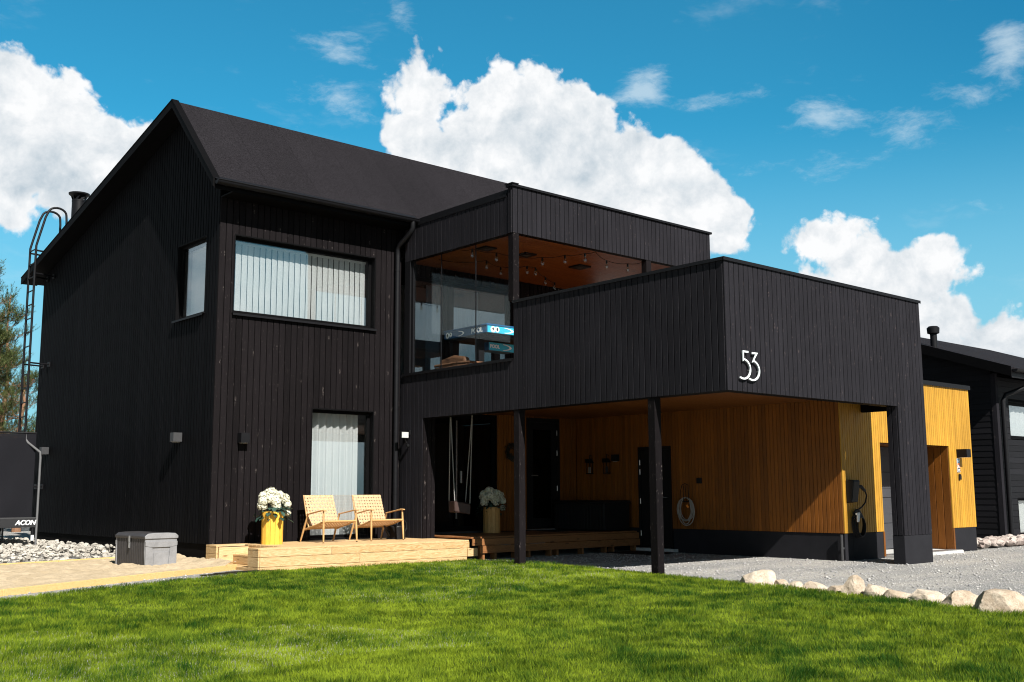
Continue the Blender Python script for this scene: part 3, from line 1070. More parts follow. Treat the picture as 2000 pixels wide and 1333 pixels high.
# terrace roof
mb, bk = MB(), MB()
clad(mb, bk, (XA, 0, 0), YN, XN, 0.10, -YR - .12, ZRB, 5.80, 0.112)
clad(mb, bk, (XA - .008, 0, 0), YN, XN, -YR - .12, -YR - .022, ZRB, ZRT - .04, 0.06)
mb.build('terrace_roof_side', M['fresh_black'], H)
bk.build('terrace_roof_side_lining', M['black_trim'], H)
mb, bk = MB(), MB()
clad(mb, bk, (0, YR, 0), XP, YN, XA + .0, XB, ZRB, ZRT - .04, 0.106, inset=(.13, .02))
mb.build('terrace_roof_front', M['fresh_black'], H)
bk.build('terrace_roof_front_lining', M['black_trim'], H)
mb = MB()
mb.box(XA - .03, XB + .03, YR - .03, YR + .14, ZRT - .038, ZRT)
mb.box(XA - .045, XA + .10, YR - .045, YR + .15, ZRT + .001, ZRT + .016)
mb.box(XA - .012, XA + .12, YR + .15, 0.3, 5.802, 5.86)
mb.box(XA + .02, XA + .12, YR + .15, 0.3, 5.861, 5.93)
mb.box(XA + .12, XB, YR + .14, 0.6, 5.70, 5.86)
mb.box(XB - .10, XB - .002, YR + .12, 0.6, ZRB, 5.699)
mb.build('terrace_roof_capping', M['black_metal'], H)
mb = MB()
n = 30
for i in range(n):
    y0 = YR + .121 + i * (3.0 / n)
    mb.box(XA + .12, XB - .10, y0 + .002, y0 + 3.0 / n - .002, ZRB + .005, ZRB + .03)
mb.build('terrace_ceiling', M['ceiling_wood'], H)
mb = MB()
mb.box(XA + .15, XB - .11, YR + .15, 0.0, ZRB + .031, ZRB + .06)
mb.build('roof_deck', M['black_trim'], H)
# posts
def post(x0, y0, z0, z1, w=0.13):
    mb = MB()
    mb.box(x0, x0 + w, y0, y0 + w, z0, z1)
    return mb.build('post', M['black_boards'], H, bevel=0.006)


post(XA + .012, -3.205, -.25, ZB - .001)
post(XA + .012, -6.01, -.2, ZB - .001)
post(XA + .012, YR + .004, ZT + .02, ZRB - .001, 0.128)
post(6.79, YR + .004, 2.73, ZRB - .001, 0.128)
# fixed glass on the terrace side
ys = [-.33, -1.13, -2.08, -2.955]
for a, b in zip(ys, ys[1:]):
    g = MB()
    g.box(3.622, 3.630, b + .006, a - .006, ZS + .02, ZRB - .005)
    g.build('glass_panel', M['terrace_glass'], H)
mb = MB()
for y in ys[1:3]:
    mb.box(3.618, 3.634, y - .0055, y + .0055, ZS + .02, ZRB - .005)
mb.box(3.60, 3.65, -.33, -.27, ZS + .018, ZRB - .002)
mb.box(XA + .0, XA + .11, -.27, -.11, ZS + .018, ZRB - .002)
mb.box(3.610, 3.642, ys[-1], ys[0], ZS + .016, ZS + .035)
mb.build('glass_rail', M['black_metal'], H)

# upper floor wall behind the terrace, mostly glazed
YW = -0.10
TW = [(3.74, 4.60, 2.80, 4.98), (4.66, 6.15, 2.80, 4.98)]
mb, bk = MB(), MB()
clad(mb, bk, (0, YW, 0), XP, YN, 3.70, XB - .1, 2.72, ZRB, 0.112, TW)
mb.build('terrace_wall', M['black_boards'], H)
bk.build('terrace_wall_lining', M['black_trim'], H)
window(H, (0, YW, 0), XP, YN, *TW[0], depth=0.06, fr=0.06, glass=M['door_glass'], sill=False)
window(H, (0, YW, 0), XP, YN, *TW[1], depth=0.06, fr=0.07, glass=M['door_glass'], sill=False, name='sliding_door')

# ground floor walls under the balcony
SD = [(3.86, 5.755, 0.32, 2.487), (6.52, 7.41, 0.32, 2.484)]
mb, bk = MB(), MB()
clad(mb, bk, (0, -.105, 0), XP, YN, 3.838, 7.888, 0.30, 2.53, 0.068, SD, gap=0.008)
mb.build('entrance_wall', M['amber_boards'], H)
bk.build('entrance_wall_lining', M['black_trim'], H)
sd = window(H, (0, -.105, 0), XP, YN, *SD[0], depth=0.03, fr=0.075, mull=(4.80,), glass=M['entry_glass'], sill=False, name='sliding_door')
mb = MB()
mb.box(4.735, 4.752, -.160, -.136, 0.55, 2.35)
mb.build('seal_strip', M['steel'], sd)
mb = MB()
mb.box(4.83, 4.86, -.175, -.136, 1.2, 1.42)
mb.build('handle', M['steel'], sd, bevel=0.004)
mb = MB()
mb.box(3.86, 5.755, -.20, -.104, 0.25, 0.318)
mb.build('threshold', M['lamp_grey'], sd)
# entrance door with a glass light
mb = MB()
pbox(mb, (0, -.105, 0), XP, YN, 6.522, 6.60, -.08, .012, .32, 2.482)
pbox(mb, (0, -.105, 0), XP, YN, 7.33, 7.408, -.08, .012, .32, 2.482)
pbox(mb, (0, -.105, 0), XP, YN, 6.60, 7.33, -.08, .012, 2.40, 2.482)
for a, b, c, d in ((6.60, 6.70, .33, 2.40), (7.20, 7.33, .33, 2.40), (6.70, 7.20, .33, .52), (6.70, 7.20, 2.26, 2.40)):
    pbox(mb, (0, -.105, 0), XP, YN, a, b, -.06, -.01, c, d)
ed = mb.build('door', M['black_plastic'], H)
mb = MB()
pbox(mb, (0, -.105, 0), XP, YN, 6.69, 7.21, -.04, -.03, .51, 2.27)
mb.build('pane', M['entry_glass'], ed)
mb = MB()
pbox(mb, (0, -.105, 0), XP, YN, 7.195, 7.203, -.02, -.006, .53, 2.25)
mb.build('glazing_bead', M['black_metal'], ed)
mb = MB()
mb.tube([(6.65, -.115, 1.35), (6.65, -.165, 1.35), (6.76, -.168, 1.35)], 0.010, 8)
mb.build('handle', M['steel'], ed, smooth=True)
for z in (0.62, 1.10, 1.80, 2.20):
    mb = MB()
    mb.tube([(7.322, -.125, z - .05), (7.322, -.125, z + .05)], 0.010, 8)
    mb.build('hinge', M['steel'], ed, smooth=True)
mb = MB()
mb.box(6.50, 7.43, -.26, -.106, 0.298, 0.318)
mb.build('threshold', M['steel'], ed)

# carport side wall with plain door
YG, XC, XE, ZG = -6.186, 7.888, 12.38, 2.995
PD = [(1.79, 2.61, -0.1, 1.875)]
mb, bk = MB(), MB()
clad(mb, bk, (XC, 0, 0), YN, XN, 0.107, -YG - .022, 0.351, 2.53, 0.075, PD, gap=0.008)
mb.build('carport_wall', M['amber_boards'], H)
bk.build('carport_wall_lining', M['black_trim'], H)
mb = MB()
mb.box(XC + .012, XC + .25, YG + .012, -2.612, -.3, 0.349)
mb.box(XC + .012, XC + .25, -1.788, -.11, -.3, 0.349)
mb.box(XC + .25, 9.08, YG + .012, YG + .25, -.3, 0.349)
mb.build('garage_plinth', M['dark_grey'], H, bevel=0.005)
mb = MB()
for a, b in ((-1.84, -1.792), (-2.608, -2.56)):
    mb.box(XC - .012, XC + .10, a, b, -.02, 1.873)
mb.box(XC - .012, XC + .10, -2.56, -1.84, 1.81, 1.873)
mb.box(XC + .02, XC + .07, -2.558, -1.842, 0.0, 1.808)
dd = mb.build('door', M['black_plastic'], H)
for z in (0.25, 0.85, 1.40, 1.58):
    mb = MB()
    mb.tube([(XC - .015, -1.845, z - .05), (XC - .015, -1.845, z + .05)], 0.009, 8)
    mb.build('hinge', M['steel'], dd, smooth=True)
mb = MB()
mb.tube([(XC + .015, -2.50, 0.92), (XC - .03, -2.50, 0.92), (XC - .03, -2.39, 0.92)], 0.009, 8)
mb.build('handle', M['steel'], dd, smooth=True)
mb = MB()
mb.box(XC - .10, XC + .10, -2.72, -1.76, -.10, -.02)
mb.build('threshold', M['concrete'], dd)

# garage front
DX0, DX1, DZ = 9.083, 11.486, 1.833
mb, bk = MB(), MB()
clad(mb, bk, (0, YG, 0), XP, YN, XC + .0, XB, 0.351, 2.53, 0.068, gap=0.009, bt=0.12, inset=(.13, 0))
clad(mb, bk, (0, YG, 0), XP, YN, XB, XE, 0.351, ZG - .05, 0.068, [(DX0, DX1, -.2, DZ)], gap=0.009, bt=0.12, inset=(0, .13))
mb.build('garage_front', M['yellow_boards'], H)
bk.build('garage_front_lining', M['black_trim'], H)
mb, bk = MB(), MB()
clad(mb, None, (DX1 - .006, 0, 0), YN, XN, 5.32, -YG - .022, -.03, DZ, 0.135, gap=0.010)
clad(mb, None, (DX0 + .006, 0, 0), YP, XP, YG + .022, -5.32, -.03, DZ, 0.135, gap=0.010)
mb.box(DX0, DX1, YG + .022, -5.32, DZ, DZ + .02)
mb.box(DX0 - .02, DX0 + .03, YG + .004, YG + .03, -.06, .349)
mb.box(DX1 - .004, DX1 + .045, YG + .004, YG + .03, -.06, .349)
mb.build('door_reveal', M['amber_boards'], H)
mb = MB()
nsec = 4
for i in range(nsec):
    z0 = -.02 + i * (DZ + .02) / nsec
    z1 = z0 + (DZ + .02) / nsec - .008
    mb.box(DX0 + .002, DX1 - .002, -5.36, -5.32, z0, z1)
    mb.box(DX0 + .002, DX1 - .002, -5.365, -5.36, z0 + .16, z1 - .16)
mb.build('garage_door', M['garage_door'], H, bevel=0.004)
mb = MB()
mb.box(DX0 + .05, DX1 - .04, YG - .18, -5.30, -.13, -.035)
gs = mb.build('garage_threshold', M['concrete'], H, bevel=0.004)
mb = MB()
mb.box(DX0 + .06, DX1 - .05, YG - .17, YG + .05, -.034, -.024)
mb.build('drain_grate', M['steel'], gs)
mb = MB()
mb.box(DX1 + .045, XE - .012, YG + .008, YG + .25, -.3, 0.349)
mb.box(XE - .25, XE - .012, YG + .25, 0, -.3, 0.349)
mb.build('garage_plinth', M['dark_grey'], H, bevel=0.005)
mb = MB()
mb.box(XB, XE + .03, YG - .03, YG + .15, ZG - .048, ZG)
mb.box(XB, XE + .03, YG - .03, YG - .022, ZG - .08, ZG - .048)
mb.build('garage_capping', M['black_metal'], H)
mb, bk = MB(), MB()
clad(mb, bk, (XE, YG, 0), YP, XP, 0.022, 6.4, 0.351, ZG - .05, 0.12, bt=0.1)
mb.build('garage_side', M['black_boards'], H)
bk.build('garage_side_lining', M['black_trim'], H)
mb = MB()
mb.box(XB, XE - .12, YG + .15, 0.3, 2.80, 2.90)
mb.box(XC + .2, XE - .12, 0.1, 0.3, -.1, 2.80)
mb.box(7.9, XE - .12, -5.1, -5.0, 1.9, 2.80)
mb.build('garage_roof', M['roof'], H)

# ------------------------------------------------------------------ blinds and curtains
def vertical_blind(name, label, O, U, N, u0, u1, z0, z1, pitch, ang, w=0.089, depth=.22, mat=None):
    O, U, N = Vector(O), Vector(U), Vector(N)
    base = O + U * ((u0 + u1) / 2) - N * depth + Vector((0, 0, z0))
    t = thing(name, label, 'blind', base)
    mb = MB()
    pbox(mb, O, U, N, u0, u1, -depth - .02, -depth + .02, z1, z1 + .035)
    mb.build('rail', M['white'], t)
    n = int((u1 - u0) / pitch)
    mb = MB()
    for i in range(n):
        c = O + U * (u0 + (i + .5) * (u1 - u0) / n) - N * depth
        a = ang + random.uniform(-.05, .05)
        d = (U * math.cos(a) + N * math.sin(a)) * (w / 2)
        zt = z1 - .002
        k = N * .004
        mb.add([c - d + Vector((0, 0, z0)), c + k + Vector((0, 0, z0)), c + d + Vector((0, 0, z0)), c + d + Vector((0, 0, zt)), c + k + Vector((0, 0, zt)), c - d + Vector((0, 0, zt))], [(0, 1, 4, 5), (1, 2, 3, 4)])
    mb.build('slats', mat or M['blind'], t, recalc=False)
    return t


def curtain(name, label, O, U, N, u0, u1, z0, z1, depth, mat, waves=9, amp=.03, cat='curtain'):
    O, U, N = Vector(O), Vector(U), Vector(N)
    base = O + U * ((u0 + u1) / 2) - N * depth + Vector((0, 0, z0))
    mb = MB()
    nu, nz = waves * 12, 10
    vs = []
    ph = [random.uniform(0, 6) for _ in range(3)]
    for j in range(nz + 1):
        for i in range(nu + 1):
            s = i / nu
            k = j / nz
            w = math.sin(s * waves * 2 * math.pi + ph[0] + .5 * math.sin(s * 7 + ph[1])) * amp * (1 - .25 * k)
            w += .35 * amp * math.sin(s * waves * 4.7 + ph[2])
            vs.append(O + U * (u0 + (u1 - u0) * s) - N * (depth + w) + Vector((0, 0, z0 + (z1 - z0) * k)))
    fs = [(j * (nu + 1) + i, j * (nu + 1) + i + 1, (j + 1) * (nu + 1) + i + 1, (j + 1) * (nu + 1) + i) for j in range(nz) for i in range(nu)]
    mb.add(vs, fs, .5)
    return tag(mb.build(name, mat, origin=base, smooth=True, recalc=False), label, cat)


vertical_blind('vertical_blind', 'white vertical slat blind behind the wide upper window of the house front', (0, 0, 0), XP, YN, 0.31, 2.96, 3.97, 5.12, 0.108, -0.10, w=0.104, depth=.27)
vertical_blind('vertical_blind', 'white vertical slat blind behind the narrow window of the gable wall', (0, 0, 0), YP, XN, 0.98, 1.55, 3.98, 5.15, 0.10, 0.5, w=0.10, depth=.27)
curtain('curtain', 'white sheer pleated curtain behind the tall ground floor window by the lounge chairs', (0, 0, 0), XP, YN, 1.79, 2.87, 0.29, 2.42, 0.30, M['curtain'], 8, .035)
curtain('curtain', 'grey blue curtain drawn behind the left pane of the terrace glazing', (0, -.1, 0), XP, YN, 4.28, 4.6, 2.82, 4.9, 0.30, M['blue_curtain'], 4, .03)
curtain('curtain', 'grey blue curtain hanging behind the terrace sliding door', (0, -.1, 0), XP, YN, 4.95, 5.55, 2.82, 4.9, 0.30, M['blue_curtain'], 6, .03)

# ------------------------------------------------------------------ decks
DZT, DYF = 0.245, -1.707
DK = thing('deck', 'pale new pine deck with two steps in front of the tall window, in the sun', 'deck', (1.9, -.85, -.15))
mb = MB()
nb = 13
for i in range(nb):          # top boards, cut back where the steps are
    y0 = -.03 + (DYF + .03) * i / nb
    y1 = -.03 + (DYF + .03) * (i + 1) / nb
    x0 = -.03 if (y1 > -.38 or y0 < -1.39) else 0.46
    mb.box(x0, 3.79, y1 + .0035, y0 - .0035, DZT - .028, DZT)
mb.build('deck_boards', M['deck_wood'], DK, bevel=0.003)
mb = MB()
rows = [(.118, DZT - .030), (-.022, .114), (-.20, -.026)]
for k, (a, b) in enumerate(rows):
    for xa, xb in ((-.028, 1.15 + .5 * k), (1.154 + .5 * k, 3.795 - .05 * (k > 1))):
        mb.box(xa, xb, DYF - .003, DYF + .025, a, b)
mb.box(3.74, 3.95, DYF - .03, DYF - .004, -.022, .112)
mb.build('front_boards', M['deck_wood'], DK, bevel=0.004)
mb = MB()
for a, b in rows:
    mb.box(-.058, -.031, DYF + .0, -1.39, a, b)
    mb.box(-.058, -.031, -.385, -.03, a, b)
mb.box(-.060, -.029, DYF - .0, -1.39, DZT - .029, DZT)
mb.box(-.060, -.029, -.385, -.03, DZT - .029, DZT)
for a, b in ((-.0655 + .02, .0), (0, 0)):
    pass
mb.box(-.056, -.029, -1.39, -.385, -.20, -.065)
mb.box(0.205, 0.232, -1.388, -.387, -.034, .076)
mb.box(0.462, 0.489, -1.388, -.387, .108, DZT - .03)
mb.build('side_boards', M['deck_side'], DK, bevel=0.004)
mb = MB()
for x0, x1, z in ((-.056, .203, -.036), (.203, .460, .106)):
    mb.box(x0, (x0 + x1) / 2 - .002, -1.387, -.388, z - .028, z)
    mb.box((x0 + x1) / 2 + .002, x1, -1.387, -.388, z - .028, z)
mb.build('step_tread', M['deck_side'], DK, bevel=0.003)
for yy in (-.385, -1.39):
    mb = MB()
    mb.box(-.028, .46, yy - (.028 if yy > -1 else 0), yy + (0 if yy > -1 else .028), -.2, DZT - .03)
    mb.build('step_cheek', M['deck_wood'], DK)

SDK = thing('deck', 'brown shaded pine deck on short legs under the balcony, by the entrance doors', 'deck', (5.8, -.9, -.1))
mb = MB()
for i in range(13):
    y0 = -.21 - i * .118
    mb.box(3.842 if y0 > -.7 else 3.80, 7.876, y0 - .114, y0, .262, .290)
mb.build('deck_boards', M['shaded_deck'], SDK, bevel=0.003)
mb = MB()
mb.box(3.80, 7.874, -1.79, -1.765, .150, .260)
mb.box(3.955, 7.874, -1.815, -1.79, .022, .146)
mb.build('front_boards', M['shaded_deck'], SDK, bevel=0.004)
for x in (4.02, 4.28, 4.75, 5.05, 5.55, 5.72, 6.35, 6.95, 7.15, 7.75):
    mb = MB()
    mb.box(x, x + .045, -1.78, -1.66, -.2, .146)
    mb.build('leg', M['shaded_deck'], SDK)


# ------------------------------------------------------------------ lounge chairs
def lounge_chair(label, loc, rz):
    t = thing('lounge_chair', label, 'chair', loc, rz, 'woven lounge chairs on the deck', world=False)
    Wd = .30
    FL, FA = (0.0, -.0), None
    for s in (-1, 1):
        mb = MB()
        mb.tube([(s * .315, -.02, 0), (s * .31, -.005, .25), (s * .305, 0.01, .495)], [.012, .019, .013], 10)
        lg = mb.build('leg', M['chair_wood'], t, smooth=True)
        m2 = MB()
        m2.lathe([(.0135, .0), (.0135, .012)], 10, (s * .315, -.02, 0))
        m2.build('foot_cap', M['black_plastic'], lg)
        mb = MB()
        mb.tube([(s * .315, .66, 0), (s * .305, .56, .24), (s * .30, .47, .44)], [.012, .019, .013], 10)
        lg = mb.build('leg', M['chair_wood'], t, smooth=True)
        m2 = MB()
        m2.lathe([(.0135, .0), (.0135, .012)], 10, (s * .315, .66, 0))
        m2.build('foot_cap', M['black_plastic'], lg)
        mb = MB()
        pts = [(s * .305, -.045, .502), (s * .307, .03, .508), (s * .31, .22, .480), (s * .305, .40, .452), (s * .30, .49, .440)]
        for (p, q), ww in zip(zip(pts, pts[1:]), (.046, .05, .044, .036)):
            mb.bar(p, q, ww, .018)
        mb.build('armrest', M['chair_wood'], t, bevel=.006)
    mb = MB()
    for s in (-1, 1):
        mb.tube([(s * .285, -.01, .335), (s * .285, .25, .27), (s * .283, .50, .215), (s * .28, .56, .20)], .017, 10)
        mb.tube([(s * .275, .46, .20), (s * .275, .56, .46), (s * .272, .66, .745)], [.016, .016, .012], 10)
    mb.tube([(-.30, -.005, .335), (.30, -.005, .335)], .016, 10)
    mb.tube([(-.28, .48, .215), (.28, .48, .215)], .014, 10)
    mb.tube([(-.272, .655, .735), (.272, .655, .735)], .013, 10)
    mb.tube([(-.275, .465, .23), (.275, .465, .23)], .012, 10)
    mb.build('frame', M['chair_wood'], t, smooth=True)

    def woven(name, P, Q, halfw, nx, ny, sag, off):
        """straps woven over the quad that runs from the line P to the line Q"""
        P, Q = Vector(P), Vector(Q)
        d = (Q - P)
        L = d.length
        nrm = Vector((1, 0, 0)).cross(d.normalized())
        mb = MB()
        px, py = 2 * halfw / nx, L / ny
        th = .0022

        def pt(x, s, lift):
            k = s / L
            return P + d * k + Vector((x, 0, 0)) + nrm * (lift - sag * 4 * k * (1 - k) * (1 - .5 * (x / halfw) ** 2) + off)
        for i in range(nx):
            x0 = -halfw + i * px + px * .19
            x1 = x0 + px * .62
            rows = []
            for j in range(ny * 2 + 1):
                s = j * py / 2
                up = 0 if j % 2 == 0 else (1 if (i + j // 2) % 2 else -1) * .0032
                rows.append((s, up))
            vs = []
            for s, up in rows:
                vs += [pt(x0, s, up + th), pt(x1, s, up + th), pt(x1, s, up - th), pt(x0, s, up - th)]
            fs = []
            for r in range(len(rows) - 1):
                for k in range(4):
                    fs.append((r * 4 + k, r * 4 + (k + 1) % 4, r * 4 + 4 + (k + 1) % 4, r * 4 + 4 + k))
            mb.add(vs, fs)
        for j in range(ny):
            s0 = j * py + py * .19
            s1 = s0 + py * .62
            vs = []
            for i in range(nx * 2 + 1):
                x = -halfw + i * px / 2
                up = 0 if i % 2 == 0 else (-1 if (i // 2 + j) % 2 else 1) * .0032
                vs += [pt(x, s0, up + th), pt(x, s1, up + th), pt(x, s1, up - th), pt(x, s0, up - th)]
            fs = []
            for r in range(nx * 2):
                for k in range(4):
                    fs.append((r * 4 + k, r * 4 + (k + 1) % 4, r * 4 + 4 + (k + 1) % 4, r * 4 + 4 + k))
            mb.add(vs, fs)
        mb.build(name, M['strap'], t)
    woven('seat', (0, -.012, .345), (0, .49, .225), .285, 11, 9, .035, .004)
    woven('backrest', (0, .445, .235), (0, .645, .745), .278, 11, 10, -.012, .006)
    return t


lounge_chair('tan woven strap lounge chair directly in front of the tall window, left of its pair', (1.78, -.92, DZT), 0.03)
lounge_chair('tan woven strap lounge chair right of the tall window, beside the black watering can', (2.70, -.90, DZT), -0.02)


# ------------------------------------------------------------------ planters with hydrangeas
def planter(label, loc, mat, h=.50, r=.165):
    n = 14
    mb = MB()
    for k in range(n):
        a0, a1 = 2 * math.pi * (k + .03) / n, 2 * math.pi * (k + .97) / n
        p = lambda a, rr, z: (loc[0] + rr * math.cos(a), loc[1] + rr * math.sin(a), loc[2] + z)
        mb.add([p(a0, r, 0), p(a1, r, 0), p(a1, r - .02, 0), p(a0, r - .02, 0), p(a0, r, h), p(a1, r, h), p(a1, r - .02, h), p(a0, r - .02, h)],
               [(3, 2, 1, 0), (4, 5, 6, 7), (0, 1, 5, 4), (1, 2, 6, 5), (2, 3, 7, 6), (3, 0, 4, 7)])
    mb.lathe([(r - .021, .01), (r - .021, h - .05), (0, h - .05)], 20, loc, .2)
    return tag(mb.build('planter', mat, origin=loc), label, 'planter')


def hydrangea(label, loc, wide=.26):
    t = thing('hydrangea', label, 'flowers', loc)
    rr = random.Random(round(loc[0] * 100))
    spots = [(-.19, -.02, .10, .075), (-.20, -.06, .17, .07), (-.10, -.10, .20, .085), (-.02, -.12, .15, .085), (.05, -.09, .24, .085), (-.05, .02, .29, .08),
             (.12, -.06, .20, .08), (.19, -.02, .21, .075), (.21, -.06, .12, .065), (.24, -.03, -.01, .05), (.02, .08, .30, .08), (-.13, .06, .24, .075), (.12, .08, .25, .08), (.0, -.13, .09, .06), (-.10, .13, .2, .07), (.1, .14, .18, .07)]
    for (x, y, z, r) in spots:
        mb = MB()
        for k in range(150):
            zz = rr.uniform(-.75, 1)
            a = rr.uniform(0, 6.283)
            q = math.sqrt(1 - zz * zz)
            nrm = Vector((q * math.cos(a), q * math.sin(a), zz))
            c = Vector((loc[0] + x, loc[1] + y, loc[2] + z)) + nrm * r * rr.uniform(.86, 1.06)
            u = nrm.cross(Vector((rr.uniform(-1, 1), rr.uniform(-1, 1), rr.uniform(-1, 1)))).normalized()
            v = nrm.cross(u)
            s = rr.uniform(.011, .017)
            lift = nrm * .004
            # four petals round a centre
            mb.add([c, c + u * s + v * s * .35 + lift, c + v * s + u * s * .35 + lift, c - u * s * .35 + v * s + lift, c - u * s + v * s * .35 + lift, c - u * s - v * s * .35 + lift,
                    c - v * s - u * s * .35 + lift, c + u * s * .35 - v * s + lift, c + u * s - v * s * .35 + lift],
                   [(0, 8, 1), (0, 1, 2), (0, 2, 3, 4), (0, 4, 5), (0, 5, 6, 7), (0, 7, 8)], rr.random())
        mb.lathe([(0.001, -.7 * r), (.6 * r, -.4 * r), (.84 * r, 0), (.6 * r, .6 * r), (.001, .84 * r)], 10, (loc[0] + x, loc[1] + y, loc[2] + z), .0)
        mb.build('flower_head', M['petal'], t, recalc=False)
    mb = MB()
    for k in range(80):
        a = rr.uniform(0, 6.283)
        q = rr.uniform(.03, .25)
        c = Vector((loc[0] + q * math.cos(a), loc[1] + q * math.sin(a), loc[2] + rr.uniform(-.06, .13) - max(0, q - .16) * .7))
        d = Vector((math.cos(a), math.sin(a), rr.uniform(-1.1, .2))).normalized()
        sd = d.cross(Vector((0, 0, 1))).normalized()
        up = sd.cross(d)
        L, wd = rr.uniform(.07, .12), rr.uniform(.028, .042)
        mb.add([c, c + d * L * .35 + sd * wd + up * .006, c + d * L * .75 + sd * wd * .7, c + d * L - up * .012, c + d * L * .75 - sd * wd * .7, c + d * L * .35 - sd * wd + up * .006, c + d * L * .5 - up * .006],
               [(0, 1, 6), (1, 2, 6), (2, 3, 6), (3, 4, 6), (4, 5, 6), (5, 0, 6)], rr.random())
    for k in range(14):
        x, y, z, r = spots[k]
        mb.tube([(loc[0] + x * .3, loc[1] + y * .3, loc[2] - .08), (loc[0] + x * .8, loc[1] + y * .8, loc[2] + z * .5), (loc[0] + x, loc[1] + y, loc[2] + z)], .004, 5, tone=.3)
    mb.build('foliage', M['leaf'], t, recalc=False)
    return t


planter('yellow staved wooden planter standing in the sun on the pale deck', (.74, -.63, DZT), M['planter_yellow'])
hydrangea('white hydrangea bunch in the sunlit yellow planter', (.74, -.63, DZT + .49))
planter('brown staved wooden planter standing in the shade beside the sliding door', (5.36, -.42, .290), M['planter_brown'], .47, .16)
hydrangea('dull cream hydrangea bunch in the shaded brown planter', (5.36, -.42, .290 + .46))

# ------------------------------------------------------------------ watering can
WC = (3.16, -.50, DZT)
t = thing('watering_can', 'black plastic watering can with a loop handle behind the right lounge chair', 'watering can', WC)
mb = MB()
prof = [(.0, .0), (.160, .0)]
for k in range(12):
    prof += [(.164 - .0003 * k, .012 + k * .017), (.157 - .0003 * k, .0205 + k * .017)]
prof += [(.150, .222), (.11, .240), (.09, .235)]
mb.lathe(prof, 26, WC)
mb.build('body', M['black_plastic'], t, smooth=True)
mb = MB()
x, y, z = WC
mb.tube([(x + .02, y, z + .24), (x + .06, y, z + .31), (x + .14, y, z + .33), (x + .21, y, z + .27), (x + .22, y, z + .17), (x + .155, y, z + .08)], .016, 10)
mb.build('handle', M['black_plastic'], t, smooth=True)
mb = MB()
mb.tube([(x - .13, y - .02, z + .05), (x - .22, y - .03, z + .15), (x - .29, y - .04, z + .27)], [.03, .02, .014], 12)
mb.lathe([(.014, 0), (.045, .05), (.045, .056), (0, .062)], 16, (x - .29, y - .04, z + .27), ax=(-.7, -.08, .7))
mb.build('spout', M['black_plastic'], t, smooth=True)

# ------------------------------------------------------------------ wall lamps, floodlight, ceiling lamps
def wall_lamp(label, O, U, N, u0, w, z0, h, d, mat):
    O, U, N = Vector(O), Vector(U), Vector(N)
    base = O + U * (u0 + w / 2) + Vector((0, 0, z0))
    t = thing('wall_lamp', label, 'lamp', base)
    mb = MB()
    pbox(mb, O, U, N, u0, u0 + w, .0, d, z0, z0 + h)
    b = mb.build('casing', mat, t, bevel=.003)
    mb = MB()
    pbox(mb, O, U, N, u0 + .02, u0 + w - .02, .03, d - .02, z0 - .003, z0 - .0005)
    mb.build('lens', M['white'], t)
    return t


wall_lamp('grey box wall lamp on the gable wall above the storage box', (0, 0, 0), YP, XN, 1.12, .14, 1.87, .15, .15, M['lamp_grey'])
wall_lamp('grey box wall lamp on the gable wall beside the trampoline pole', (0, 0, 0), YP, XN, 7.70, .14, 1.86, .15, .15, M['lamp_grey'])
wall_lamp('black box wall lamp on the house front left of the tall window', (0, 0, 0), XP, YN, .42, .15, 1.82, .16, .14, M['black_metal'])
wall_lamp('black box wall lamp on the yellow garage front above the stickers', (0, YG, 0), XP, YN, 11.76, .16, 1.63, .15, .20, M['black_metal'])
wall_lamp('small black wall lamp on the carport wall left of the plain door', (XC, 0, 0), YN, XN, 1.18, .12, 1.62, .13, .11, M['black_metal'])

FLP = (3.40, -.30, 2.0)
t = thing('floodlight', 'small white fronted floodlight on a black arm by the downpipe', 'floodlight', FLP)
mb = MB()
mb.bar((3.43, -.36, 2.03), (3.43, -.31, 2.03), .16, .115)
mb.build('head', M['black_plastic'], t, bevel=.006)
mb = MB()
mb.box(3.36, 3.50, -.364, -.361, 1.98, 2.08)
mb.build('lens', M['concrete'], t)
mb = MB()
mb.tube([(3.45, -.31, 2.02), (3.50, -.30, 2.05), (3.569, -.30, 2.08)], .013, 8)
mb.box(3.535, 3.569, -.34, -.26, 2.04, 2.12)
mb.tube([(3.46, -.32, 1.97), (3.48, -.32, 1.90), (3.52, -.31, 1.87)], .010, 8)
mb.lathe([(0, -.035), (.03, -.02), (.033, .01), (0, .03)], 12, (3.53, -.31, 1.85))
mb.build('arm', M['black_plastic'], t, smooth=True)

def ceiling_lamp(label, x, y, z, s=.13, square=True):
    t = thing('ceiling_lamp', label, 'lamp', (x, y, z))
    mb = MB()
    if square:
        mb.box(x - s, x + s, y - s, y + s, z - .028, z)
    else:
        mb.lathe([(0, -.07), (.05, -.065), (.07, -.02), (.07, 0)], 20, (x, y, z))
    mb.build('casing', M['black_plastic'], t, bevel=.004)
    mb = MB()
    mb.lathe([(.0, -.034), (.05, -.032), (.055, -.029)] if square else [(0, -.088), (.03, -.084), (.035, -.071)], 16, (x, y, z))
    mb.build('lens', M['lamp_grey'] if square else M['steel'], t)


ceiling_lamp('square black ceiling lamp on the wooden terrace ceiling, nearest the side glass', 3.98, -1.94, ZRB + .004)
ceiling_lamp('square black ceiling lamp on the wooden terrace ceiling behind the corner post', 4.83, -2.02, ZRB + .004)
ceiling_lamp('square black ceiling lamp in the open middle of the wooden terrace ceiling', 6.27, -1.90, ZRB + .004, .15)
ceiling_lamp('small round ceiling camera lamp on the carport ceiling left of the nearer post', 4.25, -5.0, 2.504, square=False)

# ------------------------------------------------------------------ house number
HN = thing('house_number', 'white enamel house number 53 standing off the black balcony front', 'sign', (4.05, YB - .03, 2.46))


